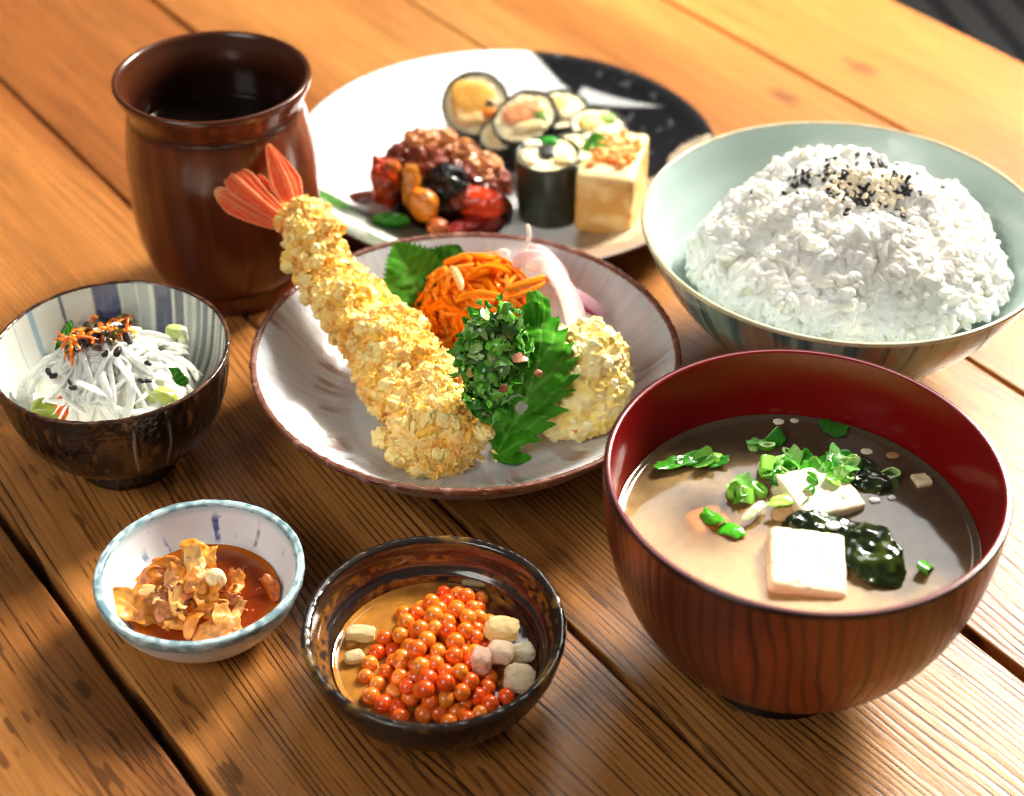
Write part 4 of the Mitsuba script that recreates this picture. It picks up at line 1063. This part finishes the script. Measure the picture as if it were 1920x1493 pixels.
# greens, cucumber, carrot round the heap
for ax, nn, W, c0, lb in [([at(315, 745, .0345), at(322, 718, .0400), at(334, 690, .0440)], -FW + .3 * R2, .0048, '3c8a22', 'green leaf tucked at the right of the daikon heap'),
                          ([at(195, 785, .0350), at(222, 765, .0395), at(252, 748, .0410)], -FW + [0, 0, .4], .0058, '57a03a', 'pale veined green leaf at the front of the daikon heap'),
                          ([at(130, 605, .0435), at(112, 640, .0470), at(104, 655, .0460)], -FW, .0016, '2f6a1a', 'small dark green leaf bit at the left of the orange topping')]:
    v, f, vein = leaf(ax, nn, W, teeth=9, seed=5, cup=-.3, M=60, depth=.12)
    put(tag(num('salad_leaf'), lb, 'leaf'), (v, f), 'm_leaf', color=lerp(lerp(col(c0), col(c0) * .6, nfbm(v, 240, 2, 4)), col('b5d694'), vein * .5))
for px, py, z, rad_, hx, lb, nm, cat in [(285, 752, .0365, (.0085, .0030, .0060), 'c4cf62', 'yellow green cucumber slice at the front right of the small bowl', 'cucumber_slice', 'cucumber'), (92, 770, .0340, (.0060, .0040, .0040), '8a9a3a', 'olive green cucumber piece low at the left of the small bowl', 'cucumber_slice', 'cucumber'),
                                         (128, 768, .0355, (.0040, .0030, .0050), 'e0641c', 'orange carrot piece low at the front of the small bowl', 'carrot_piece', 'carrot'), (328, 622, .0465, (.0032, .0022, .0022), 'c0d27c', 'pale green celery piece high at the back of the daikon', 'celery_piece', 'celery'), (342, 628, .0455, (.0018, .0016, .0030), 'e3eac0', 'whitish celery end beside the pale green celery piece', 'celery_piece', 'celery')]:
    b_ = blob(at(px, py, z), rad_, px, sub=4, amp=.1, power=3.2, rot=rotz(rng.uniform(-.3, .3)))
    put(tag(num(nm), lb, cat), b_, 'm_wet', color=lerp(col(hx), col(hx) * .75, nfbm(b_[0], 250, 2, 3)))
# the seasoning on top


def on_daikon(px, py, lift=.0012):
    z = .05
    for _ in range(12):
        p = at(px, py, z)
        q = math.hypot(p[0] - DC[0], (p[1] - DC[1]) / .86) / .0285
        z = .5 * z + .5 * (DC[2] + .0150 * (1 - min(q, 1.15) ** 2))
    return at(px, py, z + lift)


for i in range(54):
    t_ = rng.random()
    px, py = 130 + 110 * t_ + rng.normal(0, 12), 638 - 30 * t_ + rng.normal(0, 10)
    p0 = on_daikon(px, py, rng.uniform(.0026, .0050))
    a_ = rng.uniform(0, np.pi)
    L = rng.uniform(.0018, .0048)
    dv = np.array([math.cos(a_), math.sin(a_), rng.normal(0, .3)]) * L
    p_ = curve([p0 - dv, p0 + [0, 0, .0008], p0 + dv + rng.normal(0, .0006, 3)], 10)
    v, f = tube(p_, rng.uniform(.0005, .0009) * np.sqrt(np.clip(1 - np.abs(np.linspace(-1, 1, 10)) ** 4, .1, 1)), n=7, flat=.6)
    put(tag(num('topping_shred'), 'orange shred in the spicy topping on the daikon heap', 'carrot shred', 'orange shreds in the topping of the small bowl'), (v, f), 'm_wet', color=[col('ee7a18'), col('e2601a'), col('f0922a')][i % 3])
for i in range(120):
    t_ = rng.random()
    px, py = 115 + 125 * t_ + rng.normal(0, 12), 645 - 38 * t_ + rng.normal(0, 11)
    s_ = rng.uniform(.0007, .0017)
    fv, ff = flake(on_daikon(px, py, rng.uniform(.0026, .0060)), randrot(rng), s_ * 1.3, s_, .0005, i, curl=.5, ragged=.5, n=12, k=3)
    put(tag(num('seasoning_flake'), 'tiny dark seasoning flake in the topping on the daikon heap', 'flake', 'seasoning flakes in the topping of the small bowl'), (fv, ff), 'm_food', color=[col('2b1710'), col('5a2f16'), col('8a8a3a'), col('c9a95a'), col('3c2a16'), col('7a3a14'), col('1c1a1a')][rng.integers(7)])
for (px, py, s_) in [(240, 636, .0018), (221, 660, .0016), (196, 663, .0011), (277, 681, .0011), (91, 696, .0012), (101, 706, .0012), (137, 727, .0011), (264, 714, .0011), (278, 712, .0011), (302, 656, .0010), (130, 716, .0009)]:
    fv, ff = flake(on_daikon(px, py, .0026), frame(-FW + [0, 0, .8] + rng.normal(0, .2, 3), rng.normal(size=3)), s_ * 1.25, s_ * .75, .0010, px, curl=.2, ragged=.3, n=14, k=4)
    put(tag(num('pepper_speck'), 'dark speck of pepper on the white daikon strands', 'pepper speck', 'dark pepper specks on the daikon'), (fv, ff), 'm_food', color=col('231d1c'))

# ================================================================== white dish: sauce with fried garlic
rng = np.random.default_rng(71)
WZ = .0104
v, f, rr = disc((WHITE[0], WHITE[1], WZ), (.0236) * WR / .0319, n=160, m=50, edge=.0006, wave=.0007, seed=3)
cc = lerp(col('9a3c08'), col('6d2405'), nfbm(v, 70, 3, 3))
cc = lerp(cc, col('c0650f'), sst(.0185, .0235, rr) * .8)
put('orange_sauce', (v, f), 'm_liquid', color=cc)
tag('orange_sauce', 'glossy orange brown sauce in the white dish', 'sauce')
for i in range(26):
    px, py = (rng.uniform(415, 490), rng.uniform(1050, 1150)) if i < 18 else (rng.uniform(300, 470), rng.uniform(1165, 1190))
    p = at(px, py, WZ + .0001)
    if np.hypot(*(p - WHITE)[:2]) < .0215:
        s_ = rng.uniform(.0003, .0009)
        put(tag(num('sauce_bubble'), 'tiny bubble on the orange brown sauce', 'bubble', 'bubbles on the orange brown sauce'), blob(p, (s_, s_, s_ * .6), i, sub=2, amp=0), 'm_liquid', color=col('a5480c'))
GA = [(248, 1137, 40, 31, .0135, 'd9a044', 12, 'large square golden garlic chip on the left wall of the white dish'), (302, 1145, 32, 26, .0125, 'a87434', 30, 'brown garlic chip behind the large square one'), (290, 1110, 27, 10, .0165, 'ecd09a', 15, 'pale narrow garlic strip above the brown chip'),
      (333, 1126, 13, 27, .0175, 'e8c483', -10, 'pale upright garlic strip at the middle of the dish'), (288, 1076, 28, 18, .0185, 'c47a22', -5, 'deep orange garlic chip at the back left of the heap'), (325, 1057, 27, 10, .0200, 'cc8428', 5, 'long orange garlic chip along the back of the heap'),
      (337, 1080, 13, 20, .0215, 'cf8a2a', -20, 'dark orange curled chip in the middle of the heap'), (368, 1030, 24, 14, .0250, 'dc9a38', 10, 'golden garlic chip at the very top of the heap'), (392, 1046, 17, 18, .0240, 'e2ae56', 0, 'rounded golden chip just right of the top one'),
      (366, 1056, 17, 22, .0235, 'e9c888', -15, 'pale garlic chip under the top one'), (372, 1090, 19, 20, .0225, 'd8974a', 20, 'tan crumbly chip at the centre of the heap'), (388, 1112, 22, 18, .0200, 'd99a3c', -25, 'golden chip below the white garlic lump'), (442, 1094, 15, 20, .0165, 'd59440', 10, 'round amber chip right of the white garlic lump'),
      (396, 1178, 34, 20, .0150, 'd39a58', -30, 'large tan flake at the front of the dish'), (420, 1165, 22, 22, .0150, 'dba764', -50, 'broad golden flake overlapping the large tan one'), (364, 1160, 12, 26, .0160, 'c98734', 25, 'thin amber flake standing at the front of the heap'), (510, 1106, 11, 22, .0128, 'b5631c', -25, 'lone amber chip floating at the right of the sauce'),
      (326, 1170, 18, 10, .0128, 'c99244', 5, 'small flat chip half sunk at the front of the sauce'), (432, 1124, 20, 9, .0150, 'b57a4a', 15, 'brown shred right of the golden chip'), (383, 1142, 26, 14, .0175, 'cc8a30', 10, 'orange chip in the lower middle of the heap'), (318, 1090, 15, 13, .0205, 'b98a5a', 30, 'brownish crumb beside the deep orange chip'),
      (350, 1108, 16, 14, .0200, 'a35a1c', 60, 'dark brown chip deep in the heap'), (345, 1060, 10, 18, .0225, 'a9743c', -5, 'brown shred near the top of the heap'), (448, 1142, 9, 15, .0135, 'd8b070', 20, 'tiny glassy flake on the right edge of the heap'), (415, 1135, 12, 10, .0155, 'e0b464', 0, 'tiny yellow crumb at the right of the heap'), (345, 1195 - 30, 12, 10, .0130, 'b9772c', 0, 'small amber crumb at the front of the heap')]
PX = .000163
for i, (px, py, rx, ry, z, hx, an, lb) in enumerate(GA):
    R = frame(-FW * .8 + [0, 0, .5] + rng.normal(0, .28, 3), R2) @ rotz(math.radians(-an))
    v, f = flake(at(px, py, z), R, rx * PX * 1.2, ry * PX * 1.35, .0013, 500 + i, curl=.55, ragged=.42, n=40, k=8)
    hc = col(hx) * [.98, .76, .50]
    c1 = lerp(hc, hc * .55, sst(.5, .72, nfbm(v, 480, 3, i)))
    c1 = lerp(c1, np.clip(hc * 1.15, 0, .9), sst(.5, .75, nfbm(v, 420, 3, i + 50)))
    put(tag(num('garlic_chip'), lb, 'garlic chip'), (v, f), 'm_food', color=c1)
for px, py, z, rx, rz, lb in [(404, 1085, .0225, 20, 22, 'round cream white garlic lump in the middle of the heap'), (303, 1115, .0160, 18, 10, 'small cream garlic piece left of the upright strip')]:
    b_ = blob(at(px, py, z), (rx * PX, rx * PX * .8, rz * PX), px, sub=4, amp=.12, freq=1.8)
    put(tag(num('garlic_lump'), lb, 'garlic'), b_, 'm_food', color=lerp(col('f2ddb2'), col('e6c48a'), nfbm(b_[0], 300, 2, 2)))
for i in range(60):
    px, py = rng.normal(355, 38), rng.normal(1098, 30)
    s_ = rng.uniform(.0006, .0017)
    v, f = flake(at(px, py, .0165 + rng.uniform(0, .004)), randrot(rng), s_ * 1.4, s_, .0008, 700 + i, curl=.5, ragged=.6, n=14, k=4)
    c_ = [col('c98a3c'), col('a5602a'), col('8a4a1e'), col('dca858'), col('7a3c14')][rng.integers(5)]
    put(tag(num('garlic_crumb'), 'small fried crumb among the garlic chips in the white dish', 'garlic crumb', 'fried crumbs among the garlic chips'), (v, f), 'm_food', color=c_)

# ================================================================== dark dish: roe
rng = np.random.default_rng(81)
OZ = .0138
v, f, rr = disc((ROE[0], ROE[1], OZ), .0303 * OR_ / .0385, n=200, m=60, edge=.0007, wave=.0004, seed=7)
n1 = nfbm(v, 95, 3, 13)
cc = lerp(col('3c1606'), col('a06a2a'), sst(.36, .66, n1 + .3 * (nfbm(v, 330, 3, 19) - .5) + .22 * (-(v[:, 0] - ROE[0]) / .03) + .1 * ((v[:, 1] - ROE[1]) / .03)))
cc = cc * (.45 + 1.0 * nfbm(v, 260, 4, 5))[:, None]
put('amber_marinade', (v, f), 'm_liquid', color=cc)
tag('amber_marinade', 'amber brown marinade round the salmon roe', 'sauce')
poly = Polygon([(722, 1190), (745, 1160), (790, 1118), (870, 1103), (918, 1118), (922, 1180), (905, 1235), (925, 1275), (955, 1310), (900, 1345), (860, 1362), (770, 1358), (705, 1325), (680, 1280), (690, 1225)])
inner = Polygon([(745, 1180), (790, 1130), (880, 1115), (905, 1150), (890, 1250), (880, 1310), (790, 1325), (750, 1290)])
EGG = []
ev, ef = np.array(_ICO[3].vertices), np.array(_ICO[3].faces)


def pack(pg, z, n, dmin, jz):
    x0, y0, x1, y1 = pg.bounds
    got = 0
    for _ in range(n):
        px, py = rng.uniform(x0, x1), rng.uniform(y0, y1)
        if not pg.contains(Point(px, py)):
            continue
        p = at(px, py, z + rng.uniform(-jz, jz))
        if all(np.linalg.norm(p - q) > dmin for q in EGG) and np.hypot(*(p - ROE)[:2]) < .0262:
            EGG.append(p)


pack(poly, .0148, 5000, .0040, .0006)
pack(inner, .0185, 5000, .0039, .0010)
pack(inner.buffer(-25), .0222, 3000, .0039, .0008)
EGGV = [proto((ev, ef), 'm_roe', col(c)) for c in ('ff7e1c', 'ff6c12', 'ff9028', 'fd580c')]
YOLK = [proto((ev, ef), 'm_yolk', col(c)) for c in ('ff7210', 'ff640c', 'ff8018', 'fd5608')]
for i, p in enumerate(EGG):
    r_ = rng.uniform(.0023, .0028)
    kk = tag(num('salmon_roe'), 'translucent orange salmon roe egg in the heap in the dark dish', 'roe egg', 'salmon roe eggs in the dark dish')
    M = np.eye(4); M[:3, :3] *= r_; M[:3, 3] = p
    tone = rng.integers(4)
    scene[kk + '__skin'] = {**EGGV[tone], 'to_world': T(M.tolist())}
    o = rng.normal(size=3); o /= np.linalg.norm(o); o[2] = -abs(o[2])
    M = np.eye(4); M[:3, :3] *= r_ * .76; M[:3, 3] = p + o * r_ * .18
    scene[kk + '__yolk'] = {**YOLK[tone], 'to_world': T(M.tolist())}
for px, py, z, sx, sy, hx, lb in [(940, 1180, .0195, 34, 24, 'efd9a0', 'largest pale yellow onion dice at the right of the roe'), (937, 1224, .0195, 26, 24, 'efd6bc', 'pinkish white onion dice in the middle of the right pile'), (903, 1238, .0195, 20, 26, 'eecdb4', 'pinkish onion dice leaning on the roe'),
                                  (980, 1224, .0160, 24, 20, 'e2d9be', 'greyish onion dice against the right wall of the dark dish'), (973, 1272, .0165, 30, 26, 'ecd9b8', 'onion dice lowest at the right of the dark dish'), (676, 1188, .0155, 30, 17, 'e4d2a4', 'glassy onion dice at the left of the roe'), (664, 1232, .0150, 20, 13, 'e9d8a8', 'small onion dice under the glassy one'),
                                  (897, 1094, .0155, 34, 7, 'c3b98c', 'thin pale onion sliver on the back wall of the dark dish'), (660, 1208, .0142, 12, 8, 'd0a050', 'tiny yellow seed between the two left onion dice')]:
    b_ = blob(at(px, py, z), (sx * .000150, sy * .000150, sy * .000120), px + py, sub=4, amp=.2, freq=1.7, power=3.2, rot=rotz(rng.uniform(-.7, .7)) @ rot([1, 0, 0], rng.uniform(-.3, .3)))
    put(tag(num('onion_dice'), lb, 'onion dice'), b_, 'm_clear', color=lerp(col(hx), col(hx) * .82, nfbm(b_[0], 350, 2, 3)))

# ================================================================== back plate: sushi rolls
rng = np.random.default_rng(91)


def roll(px, py, ztop, r, h, lean, fill, label, nori='15180f', seed=0):
    """A slice of rolled sushi: seaweed round rice with fillings in its cut face; (px, py) is the middle of the upper face."""
    key = tag(num('sushi_roll'), label, 'sushi roll', None)
    top = at(px, py, ztop)
    ax = np.array([lean[0], lean[1], 1.0]); ax /= np.linalg.norm(ax)
    R = frame(ax, (1, .1, 0))
    def body(r0, r1, za, zb, cap, n=72):
        pf = [(r1, za), (r1, zb - .0004), (r1 * .985, zb + .0006)] if not cap else [(0, za), (r1 * .97, za), (r1, za + .0008), (r1, zb - .0010), (r1 * .95, zb), (0, zb + .0003)]
        p = resample(pf, .0006); a = np.arange(n) * 2 * np.pi / n; m = len(p)
        rr, A = np.repeat(p[:, 0], n), np.tile(a, m)
        w = 1 + .10 * (nfbm(np.stack([np.cos(A), np.sin(A), 0 * A], 1), 1.3, 2, seed) - .5) * 2
        v = np.stack([rr * w * np.cos(A), rr * w * np.sin(A), np.repeat(p[:, 1], n)], 1)
        return v, grid_faces(m, n, True)
    v, f = body(0, r * .93, -h, 0, True)
    bump = .0011 * (nfbm(v, 420, 2, seed) - .3) * (v[:, 2] > -.002)
    v2 = v + np.stack([0 * bump, 0 * bump, bump], 1)
    put(key + '__rice', (v2 @ R.T + top, f), 'm_food', color=lerp(col('efe6c8'), col('e3d29c'), nfbm(v, 300, 2, seed)))
    v, f = body(0, r, -h - .0003, .0004, False)
    v = v + np.stack([0 * v[:, 0], 0 * v[:, 0], 0 * v[:, 0]], 1)
    vi = v * [.925, .925, 1]
    lip = np.arange(72) + len(v) - 72
    fv = np.vstack([f, f[:, ::-1] + len(v), tri(np.stack([lip, np.roll(lip, -1), np.roll(lip, -1) + len(v), lip + len(v)], 1))])
    put(key + '__seaweed', (np.vstack([v, vi]) @ R.T + top, fv), 'm_satin', color=lerp(col(nori), col('2c3122'), nfbm(np.vstack([v, vi]), 400, 3, seed)))
    for j, (fx, fy, sx, sy, hx) in enumerate(fill):
        b_ = blob((fx * r, fy * r, .0002), (sx * r, sy * r, .0022), seed * 9 + j, sub=3, amp=.18, power=3)
        put(num(key + '__filling'), (b_[0] @ R.T + top, b_[1]), 'm_wet', color=lerp(col(hx), col(hx) * .8, nfbm(b_[0], 400, 2, j)))
    return key


roll(893, 196, .0300, .0150, .021, (-.05, -.75), [(-.12, .12, .66, .60, 'f4b65a'), (.25, -.05, .24, .16, '4a4238'), (.42, -.35, .34, .14, 'e07a22'), (-.2, -.45, .45, .22, 'f2c98a')], 'leftmost sushi roll slice with a wide tan egg filling, leaning back', seed=1)
roll(985, 222, .0300, .0140, .021, (-.20, -.45), [(-.2, .2, .45, .40, 'f2a070'), (.25, .3, .36, .30, 'f5b884'), (.1, -.4, .5, .22, 'e6d6a0'), (.5, -.1, .2, .22, '7fa04a')], 'second sushi roll from the left with peach fish filling', seed=2)
roll(1050, 208, .0310, .0125, .022, (-.10, -.25), [(-.1, .2, .5, .4, 'f5d070'), (.25, -.25, .35, .3, 'f6e8b8'), (-.5, -.3, .25, .22, '8ab04a')], 'pale yellow sushi roll at the back of the row', seed=3)
roll(1024, 292, .0360, .0132, .0285, (-.05, -.10), [(.15, .62, .30, .24, '2f8a26'), (.02, .10, .24, .34, '3c3f3a'), (-.55, -.1, .25, .4, 'efe2b8'), (.5, -.4, .3, .25, 'e9d48c'), (-.35, .55, .3, .2, 'f0ead4')], 'front sushi roll standing upright with dark seaweed side', seed=4)
roll(1094, 284, .0350, .0130, .0275, (.05, -.12), [(.35, .15, .34, .20, '5d9a3a'), (-.3, .3, .35, .3, 'f0dc94'), (-.05, -.45, .45, .25, 'efe2a8'), (.3, .6, .3, .2, 'efe8d0')], 'sushi roll with green filling next to the tan tofu block', seed=5)
roll(1120, 236, .0335, .0120, .026, (.05, -.15), [(-.2, .1, .45, .4, 'f3d27a'), (.4, .3, .3, .25, '7fae4a'), (.2, -.4, .4, .25, 'f0e0a8')], 'yellow sushi roll standing directly behind the tan tofu block', seed=7)
roll(940, 252, .0235, .0100, .015, (-.25, -.4), [(0, 0, .6, .5, 'efe0a4')], 'low sushi roll end below the leftmost slice', seed=6)

# fried tofu block with orange crumbs
TP = at(1150, 286, .0355)
Rb = rotz(-.22)
tag('fried_tofu', 'tan fried tofu block topped with orange crumbs, right end of the row', 'tofu')
v, f = blob((0, 0, 0), (.0122, .0200, .0140), 17, sub=5, amp=.03, power=12)
v = v + (v / np.linalg.norm(v, axis=1, keepdims=True)) * (.0009 * (nfbm(v, 330, 3, 4) - .5))[:, None]
c1 = lerp(col('cf9a50'), col('e8c07c'), sst(.4, .7, nfbm(v, 160, 3, 3)))
c1 = lerp(c1, col('f0d9a4'), sst(.010, .0135, v[:, 2]) * .7)
put('fried_tofu__block', (v @ Rb.T + TP + [0.0, 0, -.0140], f), 'm_food', color=c1)
parts = []
for i in range(150):
    u_, w_ = rng.normal(0, .4), rng.normal(0.0, .4)
    if abs(u_) > .9 or abs(w_) > .9:
        continue
    s_ = rng.uniform(.0008, .0019)
    b_ = blob(Rb @ np.array([u_ * .011, w_ * .018, .0004 + rng.uniform(0, .0012)]) + TP, s_ * rng.uniform(.7, 1.3, 3), i, sub=1, amp=.3)
    parts.append((*b_, [col('f28a1e'), col('f7a63c'), col('ee7412'), col('f4d68a')][rng.integers(4)]))
mesh_, c1 = join(parts)
put('fried_tofu__crumbs', mesh_, 'm_wet', color=c1)
tag('fried_tofu__crumbs', kind='stuff')
v, f, vein = leaf([at(1100, 274, .0375), at(1118, 266, .0385), at(1142, 262, .0375)], [0, -.4, 1], .0034, teeth=5, M=40)
put(tag('green_leaf_bit', 'small green leaf lying between the tofu block and the rolls', 'leaf'), (v, f), 'm_leaf', color=col('4f8f34'))

# sweet glazed meat with vegetables
def lump(name, px, py, z, rad_, hx, lb, cat, bs='m_wet', amp=.25, power=None, sub=4, group=None, freq=2.2, h2=.55):
    b_ = blob(at(px, py, z), rad_, px * 3 + py, sub=sub, amp=amp, freq=freq, power=power, rot=rotz(rng.uniform(-.6, .6)))
    put(tag(num(name), lb, cat, group), b_, bs, color=lerp(col(hx), col(hx) * h2, sst(.4, .7, nfbm(b_[0], 260, 3, px))))


v, f, rr = disc((at(825, 392, .0085)[0], at(825, 392, .0085)[1], .0078), .0285, n=80, m=14, edge=-.0004)
v = v + np.stack([(v[:, 0] - v[:, 0].mean()) * .25 * (nfbm(v, 40, 2, 2) - .3), (v[:, 1] - v[:, 1].mean()) * .4 * (nfbm(v, 40, 2, 7) - .5), 0 * rr], 1)
put(tag('dark_sauce', 'dark brown sauce pool under the glazed meat', 'sauce'), (v, f), 'm_liquid', color=col('2a0f06'))
for px, py, z, r_, lb in [(790, 272, .0305, .0085, 'browned meat lump at the top of the glazed heap'), (825, 268, .0300, .0075, 'golden meat lump beside the topmost one'), (760, 300, .0260, .0088, 'dark red meat lump on the upper left of the heap'), (868, 288, .0270, .0070, 'orange brown meat lump under the low sushi roll end'),
                          (900, 318, .0230, .0085, 'pale brown meat lump on the right of the heap'), (925, 345, .0180, .0075, 'meat lump lowest on the right of the heap'), (860, 330, .0240, .0070, 'meat lump right behind the black mushroom'), (800, 305, .0270, .0085, 'meat lump in the middle of the heap'), (870, 372, .0190, .0060, 'small meat lump in front of the mushroom')]:
    lump('meat_lump', px, py, z, (r_, r_ * .85, r_ * .8), ('c8804a' if 'pale' in lb or 'golden' in lb or 'browned' in lb or 'orange' in lb else '7a3018'), lb, 'meat', amp=.45, freq=2.8, sub=5)
b_ = blob(at(835, 360, .0140), (.0210, .0160, .0120), 77, sub=4, amp=.25)
put(tag('glazed_meat_mass', 'dark glazed meat mass at the bottom of the heap', 'meat'), b_, 'm_wet', color=lerp(col('4a1a0c'), col('20100a'), nfbm(b_[0], 160, 3, 3)))
lump('carrot_round', 795, 385, .0190, (.0064, .0040, .0072), 'e8821c', 'thick orange carrot slice at the front of the glazed meat', 'carrot', amp=.1, power=2.6, h2=.8)
lump('pepper_strip', 772, 352, .0225, (.0036, .0030, .0105), 'd98a2a', 'yellow orange pepper strip standing above the carrot slice', 'pepper', amp=.28, power=3.5, h2=.7)
lump('pepper_strip', 722, 340, .0210, (.0055, .0060, .0100), 'c03a10', 'red pepper piece at the left of the glazed meat', 'pepper', amp=.28, power=3.5, h2=.5)
lump('pepper_strip', 903, 382, .0180, (.0090, .0050, .0052), 'd8380f', 'bright red pepper piece at the right of the glazed meat', 'pepper', amp=.28, power=3.5, h2=.6)
lump('pepper_strip', 735, 330, .0240, (.0035, .0030, .0070), 'c86a2a', 'orange pepper sliver beside the left red pepper', 'pepper', amp=.28, power=3.5, h2=.6)
lump('pepper_strip', 890, 425, .0110, (.0120, .0040, .0035), '8a1a0c', 'dark red pepper strip low at the front of the heap', 'pepper', amp=.28, power=3.5, h2=.6)
lump('black_mushroom', 838, 345, .0235, (.0092, .0060, .0090), '14161a', 'glossy black mushroom in the middle of the glazed meat', 'mushroom', amp=.35, h2=.8)
lump('carrot_crumb', 820, 425, .0135, (.0040, .0032, .0036), 'd9703a', 'small orange carrot piece at the bottom of the heap', 'carrot', amp=.25)
lump('green_bean', 733, 412, .0130, (.0078, .0030, .0030), '2f8a1c', 'green bean end at the lower left of the glazed meat', 'green bean', amp=.1, h2=.6)
lump('sauce_smear', 683, 368, .0110, (.0080, .0040, .0008), '5a2208', 'brown sauce smear on the white plate left of the meat', 'sauce', amp=.25)

_refs = {d['bsdf']['id'] for d in scene.values() if isinstance(d.get('bsdf'), dict) and d['bsdf'].get('type') == 'ref'}
for _k in [k for k in scene if k.startswith('m_') and k not in _refs and not k.startswith(('miso', 'meat', 'mushroom'))]:
    del scene[_k]
